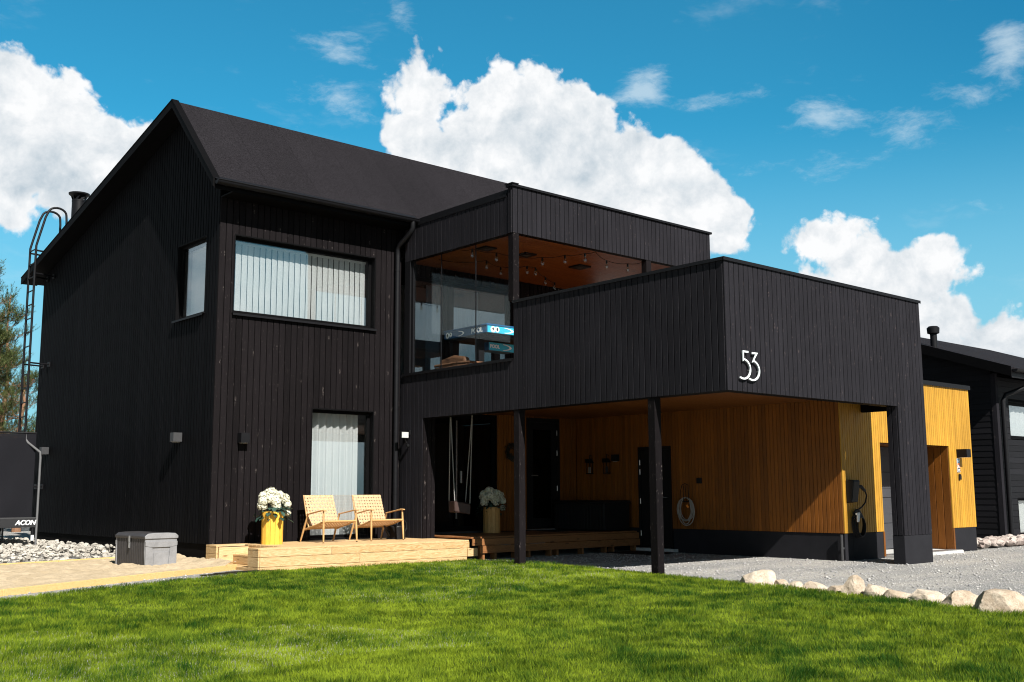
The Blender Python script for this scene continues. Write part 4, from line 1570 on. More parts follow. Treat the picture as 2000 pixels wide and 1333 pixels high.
def digit(path, x0, z0, sx, sz, w):
    mb = MB()
    P = [Vector((x0 + p[0] * sx, 0, z0 + p[1] * sz)) for p in path]
    n = len(P)
    L, Rr = [], []
    for i, p in enumerate(P):
        d0 = (P[i] - P[i - 1]).normalized() if i else None
        d1 = (P[i + 1] - P[i]).normalized() if i < n - 1 else None
        d0 = d0 or d1
        d1 = d1 or d0
        n0, n1 = Vector((-d0.z, 0, d0.x)), Vector((-d1.z, 0, d1.x))
        m = (n0 + n1)
        m = m.normalized() / max(.45, math.sqrt((1 + n0.dot(n1)) / 2)) if m.length > .1 else n0
        L.append(p + m * w / 2)
        Rr.append(p - m * w / 2)
    for i in range(n - 1):
        q = [L[i], L[i + 1], Rr[i + 1], Rr[i]]
        mb.prism([v + Vector((0, YB - .042, 0)) for v in q], (0, .016, 0), .5)
    return mb


arc = [(.02 + .92 * math.cos(a), .355 + .355 * math.sin(a)) for a in np.linspace(math.pi / 2, -2.05, 22)]
five = [(.72, .985), (.06, .985), (.06, .69)] + [(.10, .71)] + arc[1:]
three = [(.04, .985), (.66, .985), (.16, .69)] + [(.22, .71)] + arc[2:]
for path, x0, z0 in ((five, 3.865, 2.475), (three, 4.06, 2.468)):
    mb = digit(path, x0, z0, .165, .365, .0225)
    dg = mb.build('digit', M['number_white'], HN)
    m2 = MB()
    m2.tube([(x0 + .03, YB - .026, z0 + .34), (x0 + .03, YB + .0, z0 + .34)], .005, 6)
    m2.tube([(x0 + .14, YB - .026, z0 + .12), (x0 + .14, YB + .0, z0 + .12)], .005, 6)
    m2.build('pin', M['steel'], dg)

# ------------------------------------------------------------------ ladder to the roof
LX, LY0, LY1 = -.45, 7.86, 8.26
t = thing('roof_ladder', 'black tubular roof ladder with two curved rails at the far end of the gable wall', 'ladder', (LX, 8.06, 0))
for y in (LY0, LY1):
    mb = MB()
    pts = [(LX, y, .35), (LX, y, 6.32), (LX + .03, y, 6.45), (LX + .16, y, 6.98), (LX + .21, y, 7.10)]
    pts += [(LX + .21 + .19 * (1 - math.cos(a)), y, 7.08 + .14 * math.sin(a)) for a in np.linspace(.5, math.pi, 9)]
    zr = RZ + (BZ - RZ) * (y - RY) / (BY - RY)
    pts += [(LX + .60, y, 6.95), (LX + .60, y, zr)]
    mb.tube(pts, .024, 10)
    mb.build('rail', M['black_metal'], t, smooth=True)
for k in range(20):
    mb = MB()
    z = .55 + k * .30
    mb.tube([(LX, LY0, z), (LX, LY1, z)], .014, 8)
    mb.build('rung', M['black_metal'], t, smooth=True)
for z in (1.19, 3.79, 5.72):
    mb = MB()
    for y in (LY0 + .0, LY1):
        mb.tube([(LX, y, z), (-.02, y + .12, z)], .018, 8)
        mb.box(-.03, -.002, y + .06, y + .18, z - .05, z + .05)
    mb.build('wall_bracket', M['black_metal'], t, smooth=True)
mb = MB()
for y in (LY0, LY1):
    mb.tube([(LX, y, 6.22), (LX + .40, y, 6.20)], .020, 8)
mb.build('roof_bracket', M['black_metal'], t, smooth=True)

# ------------------------------------------------------------------ storage box
BX = (-.83, .40, -.115)
t = thing('storage_box', 'grey resin storage box with a dark lid on the sand by the gable wall', 'storage box', BX, R(3), world=False)
w, l, h = .235, .50, .46
mb = MB()
# body with slightly bulged, grooved sides
ns = 17
for sgn in (-1, 1):
    for i in range(ns):
        y0 = -l + 2 * l * i / ns
        y1 = -l + 2 * l * (i + 1) / ns
        mb.prism([(sgn * (w - .03), y0 + .004, .03), (sgn * (w - .004), y0 + .004, .03), (sgn * w, y0 + .016, .03), (sgn * w, y1 - .016, .03), (sgn * (w - .004), y1 - .004, .03), (sgn * (w - .03), y1 - .004, .03)], (sgn * .012, 0, h - .05))
mb.box(-w + .02, w - .02, -l + .03, l - .03, .03, h - .03, .4)
mb.build('side_panel', M['box_dark'], t, bevel=.002)
for sgn in (-1, 1):
    mb = MB()
    ny = sgn * l
    pl = [(-w - .004, .0), (-w + .05, .0), (-w + .06, .035), (w - .06, .035), (w - .05, .0), (w + .004, .0), (w + .020, h * .55), (w + .012, h - .02), (-w - .012, h - .02), (-w - .020, h * .55)]
    mb.prism([(a, ny, z) for a, z in pl], (0, -sgn * .03, 0))
    # raised rims left and right of the recessed panel, a lip above it
    mb.prism([(a, ny, z) for a, z in ((-.245, .05), (-.115, .05), (-.14, .31), (-.245, .33))], (0, sgn * .016, 0))
    mb.prism([(a, ny, z) for a, z in ((.245, .05), (.115, .05), (.14, .31), (.245, .33))], (0, sgn * .016, 0))
    mb.prism([(a, ny, z) for a, z in ((-.25, .335), (-.16, .315), (.16, .315), (.25, .335), (.25, .39), (-.25, .39))], (0, sgn * .020, 0))
    mb.prism([(a, ny, z) for a, z in ((-.10, .04), (.10, .04), (.12, .255), (-.12, .255))], (0, sgn * .006, 0))
    mb.build('end_panel', M['box_grey'], t, bevel=.008, seg=2)
mb = MB()
prof = [(-w - .025, h - .035), (-w - .03, h), (-w + .02, h + .035), (-.1, h + .042), (.1, h + .042), (w - .02, h + .035), (w + .03, h), (w + .025, h - .035)]
mb.prism([(a, -l - .012, z) for a, z in prof], (0, 2 * l + .024, 0))
lid = mb.build('lid', M['box_dark'], t, bevel=.008, seg=2)
mb = MB()
mb.prism([(a, -l - .020, z) for a, z in prof], (0, .022, 0))
mb.build('lid_rim', M['box_grey'], lid, bevel=.006)
mb = MB()
mb.box(-w - .036, -w - .028, -.02, .02, h - .09, h + .0)
mb.box(-w - .036, -w - .02, -.015, .015, h - .16, h - .08)
mb.build('hasp', M['steel'], t)
t.scale = (1, 1, 1.12)

# ------------------------------------------------------------------ trampoline
TX1, TX0, TY0, TY1 = -.89, -4.6, 5.55, 7.55
TB = .02
t = thing('trampoline', 'black trampoline with a safety net and bent poles beside the gable wall', 'trampoline', (-2.7, 6.5, TB))
PZ = .50
mb = MB()
mb.tube([(TX0, TY0, PZ), (TX1, TY0, PZ), (TX1, TY1, PZ), (TX0, TY1, PZ)], .03, 8, True)
mb.build('frame', M['black_metal'], t, smooth=True)
mb = MB()
mb.box(TX0 + .1, TX1 - .1, TY0 + .1, TY1 - .1, PZ - .01, PZ)
mb.build('mat', M['tramp_pad'], t)
mb = MB()
mb.box(TX0 - .04, TX1 + .02, TY0 - .05, TY0 + .28, PZ + .035, PZ + .10)
mb.box(TX0 - .04, TX1 + .02, TY1 - .28, TY1 + .05, PZ + .035, PZ + .10)
mb.box(TX1 - .28, TX1 + .03, TY0 - .05, TY1 + .05, PZ + .03, PZ + .095)
mb.box(TX0 - .05, TX1 + .02, TY0 - .066, TY0 - .052, PZ - .09, PZ + .09)
pad = mb.build('edge_pad', M['tramp_pad'], t, bevel=.02, seg=2)
o = text_mesh('ACON', .12, .002, M['white'], 'lettering', None, .004, .25)
o.parent = pad
o.rotation_euler = (R(90), 0, 0)
o.location = Vector((-1.06, TY0 - .070, PZ + .00)) - Vector(ORI[t.name])
for (x, y) in ((TX1 - .02, TY0), (TX1 - .02, TY1), (TX0, TY0), (TX0, TY1), (-2.7, TY0), (-2.7, TY1)):
    mb = MB()
    yo = -.03 if y == TY0 else .03
    mb.tube([(x, y + yo, -.12), (x, y + yo, PZ + .0)], .026, 8)
    lg = mb.build('leg', M['black_metal'], t, smooth=True)
    if x > -1 and y == TY0:
        m2 = MB()
        m2.lathe([(.028, .17), (.028, .27)], 8, (x, y + yo, 0))
        m2.build('sticker', M['white'], lg)
    mb = MB()
    s = 1 if x > -1 else -1
    sx = 0 if abs(x + 2.7) < .1 else s
    ins = .22
    mb.tube([(x + .06 * sx, y + yo * 1.6, -.10), (x + .06 * sx, y + yo * 1.6, PZ + 1.22), (x + .05 * sx, y + yo * 1.4, PZ + 1.32), (x - ins * .7 * sx, y - yo * 1.5, PZ + 1.50), (x - ins * .85 * sx, y - yo * 2, PZ + 1.56), (x - ins * .85 * sx, y - yo * 2, PZ + 1.70)], .021, 8)
    mb.build('net_pole', M['pole_grey'], t, smooth=True)
mb = MB()
nz, nl = 14, 30
ring = [(TX1 - .03, TY0 + .04), (TX1 - .03, TY1 - .06), (TX0 + .1, TY1 - .06), (TX0 + .1, TY0 + .04)]
for (a, b) in zip(ring, ring[1:] + ring[:1]):
    vs = []
    a, b = Vector((*a, 0)), Vector((*b, 0))
    nn = Vector((-(b - a).y, (b - a).x, 0)).normalized()
    for j in range(nz + 1):
        for i in range(nl + 1):
            k = j / nz
            p = a + (b - a) * i / nl
            wv = (.035 * math.sin(i * 1.9 + j * .4) + .05 * math.sin(i * .7 - j * .55)) * math.sin(math.pi * min(1, i / nl)) * (1 - .7 * k)
            q = p + nn * wv
            vs.append((q.x, q.y, PZ + .08 + k * 1.60 - .05 * k * math.sin(math.pi * i / nl)))
    mb.add(vs, [(j * (nl + 1) + i, j * (nl + 1) + i + 1, (j + 1) * (nl + 1) + i + 1, (j + 1) * (nl + 1) + i) for j in range(nz) for i in range(nl)], .5)
mb.build('net', M['net'], t, smooth=True, recalc=False)
mb = MB()
mb.tube([(x, y, PZ + 1.68) for x, y in ring], .015, 8, True)
mb.build('top_rail', M['black_metal'], t, smooth=True)

# ------------------------------------------------------------------ sand bed, edging, rubble
SA = [(-7.2, -4.75), (-.02, -.98), (-.02, 2.45), (-7.2, .6)]


def sand_bed():
    mb = MB()
    nu, nv = 170, 70
    vs = []
    for j in range(nv + 1):
        for i in range(nu + 1):
            u, v = (i / nu) ** .7, j / nv
            p = (Vector(SA[0]) * (1 - u) + Vector(SA[1]) * u) * (1 - v) + (Vector(SA[3]) * (1 - u) + Vector(SA[2]) * u) * v
            e = min(1, 6 * v, 6 * (1 - v))
            z = -.035 + .04 * e * (mnoise.noise(Vector((p.x * 1.4, p.y * 1.4, 0)))) + .035 * e * mnoise.noise(Vector((p.x * 5, p.y * 5, 3))) + .020 * mnoise.noise(Vector((p.x * 13, p.y * 13, 5)))
            z += .07 * math.exp(-((p.x + .05) / .25) ** 2) + .05 * math.exp(-(((p.x + .5) / .5) ** 2 + ((p.y + .35) / .3) ** 2))
            vs.append((p.x, p.y, z))
    mb.add(vs, [(j * (nu + 1) + i, j * (nu + 1) + i + 1, (j + 1) * (nu + 1) + i + 1, (j + 1) * (nu + 1) + i) for j in range(nv) for i in range(nu)], .5)
    tag(mb.build('sand', M['sand'], smooth=True, recalc=False), kind='structure')


sand_bed()
dirn = (Vector((*SA[1], 0)) - Vector((*SA[0], 0))).normalized()
t = thing('timber_edging', 'yellow timber edging board along the lawn side of the sand', 'edging', (*SA[1], -.1))
for a, b in ((.02, 1.45), (1.455, 4.3), (4.305, 7.9)):
    mb = MB()
    p = Vector((*SA[1], -.075)) - dirn * a
    q = Vector((*SA[1], -.075)) - dirn * b
    mb.bar(p + Vector((.0, 0, .005 * math.sin(a))), q, .045, .13)
    mb.build('board', M['edging_wood'], t, bevel=.004)
t = thing('timber_edging', 'yellow timber edging board along the rubble side of the sand', 'edging', (-.1, 2.5, -.1))
d2 = (Vector((*SA[2], 0)) - Vector((*SA[3], 0))).normalized()
for a, b in ((.03, 1.6), (1.605, 5.6)):
    mb = MB()
    mb.bar(Vector((*SA[2], -.07)) - d2 * a, Vector((*SA[2], -.07)) - d2 * b, .045, .11)
    mb.build('board', M['edging_wood'], t, bevel=.004)
# strips of black lawn edging left lying beside the steps
mb = MB()
for k, (a, b) in enumerate((((-.95, -1.78), (.05, -1.86)), ((-.70, -1.66), (.25, -1.80)), ((-.5, -1.6), (-.05, -1.74)))):
    mb.bar((*a, -.074 + .004 * k), (*b, -.066 + .005 * k), .10, .006)
tag(mb.build('plastic_strip', M['black_plastic'], origin=(-.3, -1.75, -.08)), 'flat black plastic strips lying at the foot of the deck steps', 'plastic strip')


def ico(sub):
    bm = bmesh.new()
    bmesh.ops.create_icosphere(bm, subdivisions=sub, radius=1)
    v = [x.co.copy() for x in bm.verts]
    f = [[x.index for x in q.verts] for q in bm.faces]
    bm.free()
    return v, f


I1, I2, I4 = ico(1), ico(2), ico(4)


def rough_stone(mb, c, s, seed, base=I2, tone=None, cuts=7):
    rr = random.Random(seed)
    planes = []
    for _ in range(cuts):
        n = Vector((rr.gauss(0, 1), rr.gauss(0, 1), rr.gauss(0, 1))).normalized()
        planes.append((n, rr.uniform(.40, .75)))
    rot = Matrix.Rotation(rr.uniform(0, 6.28), 3, 'Z') @ Matrix.Rotation(rr.uniform(-.4, .4), 3, 'X')
    vs = []
    for v in base[0]:
        p = v.copy()
        for n, d in planes:
            e = p.dot(n) - d
            if e > 0:
                p -= n * e
        p *= 1 + .10 * mnoise.noise(v * 2.1 + Vector((seed * 3.1, 0, 0)))
        p = rot @ Vector((p.x * s[0], p.y * s[1], p.z * s[2]))
        vs.append(Vector(c) + p)
    mb.add(vs, base[1], rr.random() if tone is None else tone)


def rubble(name, label, xs, ys, n, size, height, mat, seed, keep):
    rr = random.Random(seed)
    mb = MB()
    for k in range(n):
        x, y = rr.uniform(*xs), rr.uniform(*ys)
        if not keep(x, y):
            continue
        s = rr.uniform(*size)
        z = GZ + height(x, y) * rr.uniform(.55, 1.0)
        rough_stone(mb, (x, y, z), (s, s * rr.uniform(.5, 1), s * rr.uniform(.4, .8)), seed * 1000 + k, I2, cuts=9)
    return tag(mb.build(name, mat, recalc=False), label, 'rubble', kind='stuff')


back = lambda x: 2.45 + (2.45 - .6) / 7.2 * x      # far edge of the sand
rubble('rubble', 'pale broken rock heaped between the trampoline and the sand', (-5.0, -.05), (1.2, 9.0), 4600, (.028, .070), lambda x, y: .17 * min(1, max(0, (y - back(x) - .1) * 1.1)) + .02,
       M['rubble'], 3, lambda x, y: back(x) + .22 < y and x > -4.6)
rubble('rubble', 'grey and reddish broken rock along the foot of the neighbouring house', (12.45, 18.5), (-6.1, -5.5), 420, (.07, .15), lambda x, y: .14, M['rubble_red'], 8, lambda x, y: True)

# ------------------------------------------------------------------ boulders on the lawn edge
BOULD = [((3.262, -7.85), .255, .19, 'long pale boulder with a dark cleft face at the far end of the lawn edge'),
         ((3.339, -8.114), .09, .085, 'small rounded boulder touching the long farthest boulder of the lawn edge'),
         ((3.236, -8.381), .12, .075, 'low flat boulder between the small rounded one and the rough grey one'),
         ((3.118, -8.702), .175, .115, 'rough pitted grey boulder in the farther half of the lawn edge'),
         ((3.048, -9.048), .125, .105, 'low dark sided boulder tucked against the tall upright boulder'),
         ((2.987, -9.306), .14, .20, 'tall upright rounded boulder, the highest along the lawn edge'),
         ((2.97, -9.593), .165, .165, 'peaked boulder with a sloping shaded side next to the tall upright one'),
         ((2.932, -9.848), .155, .115, 'low tan boulder between the peaked one and the broad white one'),
         ((2.942, -10.138), .19, .145, 'broad white boulder with a flat sloping top on the lawn edge'),
         ((2.741, -10.604), .205, .18, 'warm pale boulder tapering to the right beside the largest boulder'),
         ((2.53, -11.08), .285, .20, 'largest brown and cream boulder, nearest the camera on the lawn edge')]
for k, ((x, y), hw, hh, lab) in enumerate(BOULD):
    mb = MB()
    rr = random.Random(90 + k)
    base = Vector((x, y, GZ))
    planes = [(Vector((rr.gauss(0, 1), rr.gauss(0, 1), abs(rr.gauss(0, .8)) + .1)).normalized(), rr.uniform(.55, .9)) for _ in range(9)]
    vs = []
    for v in I4[0]:
        p = v.copy()
        for n, d in planes:
            e = p.dot(n) - d
            if e > 0:
                p -= n * e
        p *= 1 + .09 * mnoise.noise(v * 1.7 + Vector((k * 5.3, 0, 0))) + .035 * mnoise.noise(v * 5 + Vector((k * 2.3, 1, 0))) + .012 * mnoise.noise(v * 16)
        # long axis roughly along the camera's right, so that the picture width holds
        q = Vector((p.x * hw * 1.1, p.y * hw * .78, p.z * hh * .92 + hh * .12))
        q.rotate(Matrix.Rotation(R(-41), 3, 'Z'))
        vs.append(base + q)
    mb.add(vs, I4[1], rr.random())
    tag(mb.build('boulder', M['boulder'], origin=base, smooth=False, recalc=False), lab, 'boulder', 'boulders along the lawn edge')

# ------------------------------------------------------------------ swing in the carport
SW = Vector((4.02, -1.12, .69))
t = thing('toddler_swing', 'brown toddler swing seat on chains hanging under the balcony before the sliding door', 'swing', SW)
mb = MB()
x, y, z = SW
mb.prism([(x - .17, y - .13, z + .02), (x + .13, y - .17, z - .04), (x + .14, y - .165, z + .13), (x - .18, y - .125, z + .19)], (.02, .03, 0))
mb.prism([(x + .13, y - .16, z - .04), (x + .24, y + .10, z - .02), (x + .25, y + .11, z + .17), (x + .14, y - .16, z + .14)], (-.02, .01, 0))
mb.prism([(x - .17, y - .12, z + .02), (x - .09, y + .14, z), (x - .09, y + .14, z + .19), (x - .18, y - .12, z + .19)], (.02, .01, 0))
mb.prism([(x - .10, y + .12, z), (x + .24, y + .09, z - .02), (x + .25, y + .10, z + .17), (x - .10, y + .13, z + .19)], (.0, .02, 0))
mb.prism([(x - .16, y - .12, z + .0), (x + .13, y - .16, z - .03), (x + .23, y + .10, z - .02), (x - .09, y + .13, z)], (0, 0, .02))
mb.build('seat', simple('brown moulded rubber', (0.045, 0.026, 0.022), .5, .4), t, bevel=.008)
tops = [Vector((x - .10, y + .10, 2.50)), Vector((x + .30, y - .02, 2.50))]
corners = [[Vector((x - .17, y - .12, z + .20)), Vector((x - .09, y + .14, z + .20))], [Vector((x + .13, y - .16, z + .15)), Vector((x + .25, y + .11, z + .18))]]
for tp, cs in zip(tops, ((corners[0][0], corners[0][1]), (corners[1][0], corners[1][1]))):
    for c in cs:
        mb = MB()
        d = (c - tp)
        L = d.length
        dn = d.normalized()
        n = int(L / .026)
        a = dn.cross(Vector((0, 1, 0.1))).normalized()
        b = dn.cross(a)
        for i in range(n):
            p = tp + dn * (i + .5) * L / n
            s = a if i % 2 else b
            ring = [p + dn * .017 * math.cos(q) + s * .008 * math.sin(q) for q in np.linspace(0, 2 * math.pi, 7)[:-1]]
            mb.tube(ring, .0028, 4, True)
        mb.build('chain', M['chain'], t)
    mb = MB()
    mb.lathe([(0, -.05), (.02, -.045), (.02, .0), (.035, .003)], 10, tp)
    mb.build('hook', M['steel'], t)

# ------------------------------------------------------------------ hose on the carport wall
HS = Vector((XC - .07, -3.02, .72))
t = thing('garden_hose', 'coiled grey garden hose on a wall hook right of the plain carport door', 'hose', HS)
mb = MB()
rr = random.Random(4)
pts = []
for k in range(7):
    ry, rz = rr.uniform(.11, .20), rr.uniform(.19, .30)
    for q in range(16):
        a = q / 16 * 2 * math.pi
        pts.append((HS.x - .01 - .05 * rr.random() * .3 - .006 * k, HS.y + ry * math.sin(a) + .01 * math.sin(k * 3), HS.z + .20 - rz + rz * math.cos(a) + .0))
mb.tube(pts, .0085, 6)
mb.build('coil', M['hose'], t, smooth=True)
mb = MB()
for dy in (-.09, -.03, .03, .09):
    mb.tube([(XC, HS.y + dy, HS.z + .12), (HS.x - .05, HS.y + dy, HS.z + .13), (HS.x - .06, HS.y + dy, HS.z + .32), (HS.x - .04, HS.y + dy * .8, HS.z + .42)], .007, 6)
mb.tube([(HS.x - .04, HS.y - .075, HS.z + .42), (HS.x - .04, HS.y, HS.z + .45), (HS.x - .04, HS.y + .075, HS.z + .42)], .007, 6)
mb.build('hook', M['black_metal'], t, smooth=True)
mb = MB()
mb.tube([(HS.x - .07, HS.y - .09, HS.z + .02), (HS.x - .08, HS.y - .06, HS.z + .06)], .02, 8)
mb.build('nozzle', M['orange'], t, smooth=True)
mb = MB()
mb.box(XC - .035, XC, -3.33, -3.22, 1.17, 1.27)
tag(mb.build('junction_box', M['black_plastic'], origin=(XC, -3.27, 1.17), bevel=.006), 'small black junction box on the carport wall above the hose', 'junction box')

# ------------------------------------------------------------------ car charger
EV = Vector((8.06, YG, .90))
t = thing('car_charger', 'black electric car charger with a coiled cable on the shaded garage corner', 'charger', EV)
mb = MB()
mb.prism([(7.965, YG - .001, .83), (7.965, YG - .10, .85), (7.965, YG - .15, 1.17), (7.965, YG - .14, 1.20), (7.965, YG - .001, 1.20)], (.19, 0, 0))
mb.build('casing', M['black_plastic'], t, bevel=.012, seg=2)
mb = MB()
mb.prism([(8.17, YG - .001, .92), (8.17, YG - .04, .92), (8.17, YG - .05, 1.14), (8.17, YG - .001, 1.16)], (.09, 0, 0))
mb.tube([(8.20, YG - .03, 1.10), (8.30, YG - .08, 1.09), (8.36, YG - .11, 1.02)], [.03, .032, .024], 10)
mb.build('holster', M['box_dark'], t, bevel=.005)
mb = MB()
pts = [(8.36, YG - .11, 1.02), (8.40, YG - .11, .95), (8.39, YG - .09, .84), (8.30, YG - .07, .76), (8.16, YG - .06, .71), (8.08, YG - .06, .68)]
for k in range(6):
    rx, rz = .165 - .012 * k + .012 * (k % 2), .225 - .014 * k
    for q in range(18):
        a = math.pi * .75 - q / 18 * 2 * math.pi
        pts.append((8.19 + rx * math.cos(a) + .006 * k, YG - .05 - .010 * k, .50 - .010 * k + rz * math.sin(a)))
mb.tube(pts, .0125, 7)
mb.build('cable', M['black_plastic'], t, smooth=True)
mb = MB()
mb.tube([(8.12, YG - .12, .66), (8.085, YG - .13, .60), (8.07, YG - .13, .53)], [.022, .026, .018], 9)
mb.tube([(8.05, YG - .12, .655), (8.12, YG - .13, .665)], .02, 8)
mb.build('plug', M['white'], t, smooth=True)
mb = MB()
mb.tube([(XC - .03, YG + .05, .33), (XC - .03, YG + .05, -.12)], .022, 8)
mb.box(XC - .03, XC + .02, YG + .03, YG + .07, .10, .13)
tag(mb.build('conduit_pipe', M['lamp_grey'], origin=(XC, YG + .05, -.1), smooth=True), 'short grey conduit pipe rising from the gravel at the garage corner', 'pipe')

# ------------------------------------------------------------------ chest, lanterns, wreath, mats
t = thing('cushion_chest', 'black cushion chest standing on the brown deck in the dark carport corner', 'chest', (7.45, -.95, .29))
mb = MB()
mb.box(7.12, 7.80, -1.62, -.25, .31, .80)
for y in np.arange(-1.60, -.26, .085):
    mb.box(7.11, 7.12, y, y + .078, .32, .79)
mb.build('body', M['black_plastic'], t, bevel=.006)
mb = MB()
mb.prism([(7.09, -1.65, .802), (7.09, -1.65, .84), (7.16, -1.65, .865), (7.80, -1.65, .865), (7.82, -1.65, .802)], (0, 1.43, 0))
mb.build('lid', M['black_plastic'], t, bevel=.01, seg=2)
for (yy, lab) in ((-.55, 'small dark wall lantern with pale glass above the left end of the chest'), (-1.02, 'small dark wall lantern above the middle of the chest')):
    t = thing('wall_lantern', lab, 'lantern', (XC - .05, yy, 1.45))
    mb = MB()
    mb.box(XC - .12, XC - .02, yy - .055, yy + .055, 1.38, 1.40)
    mb.prism([(XC - .13, yy - .065, 1.60), (XC - .01, yy - .065, 1.60), (XC - .04, yy - .03, 1.68), (XC - .10, yy - .03, 1.68)], (0, .13, 0))
    for dx in (-.118, -.03):
        for dy in (-.05, .042):
            mb.box(XC + dx, XC + dx + .008, yy + dy, yy + dy + .008, 1.40, 1.60)
    mb.tube([(XC, yy, 1.74), (XC - .07, yy, 1.76), (XC - .07, yy, 1.68)], .007, 6)
    mb.build('frame', M['black_metal'], t)
    mb = MB()
    mb.lathe([(.026, 1.40), (.026, 1.52), (.0, 1.525)], 12, (XC - .072, yy, 0))
    mb.build('candle', M['hose'] if yy > -.8 else M['box_dark'], t, smooth=True)
WR = Vector((6.12, -.135, 1.80))
t = thing('wreath', 'dark dried wreath on the amber wall between the sliding door and the entrance door', 'wreath', WR)
mb = MB()
rr = random.Random(8)
for k in range(260):
    a = rr.uniform(0, 6.283)
    q = rr.gauss(.13, .028)
    c = WR + Vector((q * math.cos(a), rr.uniform(-.04, .01), q * math.sin(a)))
    d = Vector((-math.sin(a) + rr.uniform(-.7, .7), rr.uniform(-.5, .2), math.cos(a) + rr.uniform(-.7, .7))).normalized()
    s = d.cross(Vector((0, 1, .1))).normalized() * .012
    mb.add([c - s, c + s, c + d * .07], [(0, 1, 2)], rr.random())
mb.build('twigs', M['wreath'], t, recalc=False)
mb = MB()
mb.box(6.45, 7.45, -1.0, -.45, .291, .303)
tag(mb.build('doormat', M['black_plastic'], origin=(6.95, -.7, .29), bevel=.004), 'black doormat on the brown deck before the entrance door', 'doormat')
mb = MB()
mb.box(6.9, 7.75, -2.85, -1.85, GZ + .004, GZ + .016)
tag(mb.build('doormat', M['black_plastic'], origin=(7.4, -2.2, GZ), bevel=.004), 'flat black mat on the gravel before the plain carport door', 'doormat')

# ------------------------------------------------------------------ stickers and bell on the garage front
t = thing('notice_plate', 'narrow strip of grey, orange and pale stickers on the yellow garage front', 'notice', (11.80, YG, 1.37))
mb = MB()
mb.box(11.745, 11.855, YG - .010, YG - .003, 1.36, 1.61)
mb.build('backing', M['white'], t)
for z0, z1, mt in ((1.53, 1.60, 'sticker_blue'), (1.445, 1.525, 'sticker_orange'), (1.37, 1.435, 'lamp_grey')):
    mb = MB()
    mb.box(11.752, 11.848, YG - .013, YG - .0105, z0, z1)
    st = mb.build('sticker', M[mt], t)
    m2 = MB()
    for k in range(2):
        m2.box(11.765, 11.765 + .05 + .02 * k, YG - .015, YG - .0135, z0 + .015 + .02 * k, z0 + .024 + .02 * k)
    m2.build('printing', M['white'], st)
mb = MB()
mb.prism([(11.775, YG - .003, 1.22), (11.845, YG - .003, 1.22), (11.85, YG - .003, 1.29), (11.825, YG - .003, 1.325), (11.785, YG - .003, 1.325)], (0, -.03, 0))
tag(mb.build('key_box', M['black_plastic'], origin=(11.81, YG, 1.22), bevel=.006), 'small black key box on the yellow garage front under the stickers', 'key box')

# ------------------------------------------------------------------ string lights on the terrace
t = thing('string_lights', 'black festoon string with clear bulbs under the wooden terrace ceiling', 'string lights', (5.2, -2, 5.1))
runs = [[(3.70, -1.6, 5.17), (3.635, -1.974), (4.141, -2.01), (5.0, -2.247), (5.174, -2.638), (5.354, -2.95), (5.6, -2.96, 5.18), (6.052, -2.797), (6.535, -2.859), (6.85, -2.9, 5.17)],
        [(3.9, -.7, 5.18), (4.412, -1.42), (4.95, -1.177), (5.275, -1.538), (5.485, -1.536), (6.215, -1.021), (6.722, -.742), (7.1, -.3, 5.18)]]
for run in runs:
    pts = []
    for p in run:
        pts.append(Vector((p[0], p[1], p[2] if len(p) > 2 else 5.115)))
    fine = []
    for a, b in zip(pts, pts[1:]):
        for k in range(6):
            s = k / 6
            fine.append(a * (1 - s) + b * s - Vector((0, 0, .05 * 4 * s * (1 - s) * min(1, (b - a).length))))
    fine.append(pts[-1])
    mb = MB()
    mb.tube(fine, .0055, 5)
    mb.build('cable', M['black_plastic'], t)
    for p in run:
        if len(p) > 2:
            continue
        mb = MB()
        mb.lathe([(0, .02), (.015, .015), (.018, -.045), (.0, -.045)], 10, (p[0], p[1], 5.10))
        sk = mb.build('socket', M['black_plastic'], t, smooth=True)
        mb = MB()
        mb.lathe([(.014, -.046), (.024, -.07), (.032, -.10), (.026, -.13), (.0, -.145)], 12, (p[0], p[1], 5.10))
        mb.build('bulb', M['bulb'], sk, smooth=True)

# ------------------------------------------------------------------ pool table on the terrace
PX, PY, PZT = 4.10, -1.80, 3.895
t = thing('pool_table', 'blue sided pool table with POOL lettering seen through the terrace glass', 'pool table', (4.6, -1.2, 2.72))
mb = MB()
mb.box(PX, PX + 1.25, PY, PY + 1.20, PZT - .145, PZT - .02)
mb.build('apron', M['pool_blue'], t, bevel=.006)
mb = MB()
mb.box(PX + .012, PX + 1.24, PY - .006, PY - .001, PZT - .140, PZT - .025)
mb.build('end_panel', M['pool_sunlit'], t)  # sunlit end of the apron, its brightness put into the colour
mb = MB()
mb.box(PX - .01, PX + 1.26, PY - .01, PY + 1.21, PZT - .019, PZT + .012)
mb.build('rail', M['pool_blue'], t, bevel=.006)
mb = MB()
mb.box(PX + .05, PX + 1.2, PY + .05, PY + 1.15, PZT - .19, PZT - .146)
mb.build('underside', M['black_plastic'], t)
for xx in (PX + .08, PX + 1.05):
    for yy in (PY + .30, PY + 1.02):
        mb = MB()
        mb.prism([(xx, yy, 2.72), (xx + .10, yy, 2.72), (xx + .12, yy, PZT - .191), (xx - .02, yy, PZT - .191)], (0, .10, 0))
        mb.build('leg', M['black_plastic'], t)
mb = MB()
mb.box(4.42, 5.02, PY + .34, PY + .60, 3.50, 3.65)
rb = mb.build('ball_return', M['pool_blue'], t, bevel=.004)
mb = MB()
mb.box(4.43, 5.01, PY + .334, PY + .339, 3.505, 3.645)
mb.build('panel', M['pool_sunlit'], rb)  # sun-facing front, lightened by colour like the table end


def decal(txt, size, mat, loc, rot, parent, bold=.004):
    o = text_mesh(txt, size, .001, mat, 'lettering', None, bold)
    o.parent = parent
    o.rotation_euler = rot
    o.location = Vector(loc) - Vector(ORI[t.name])
    return o


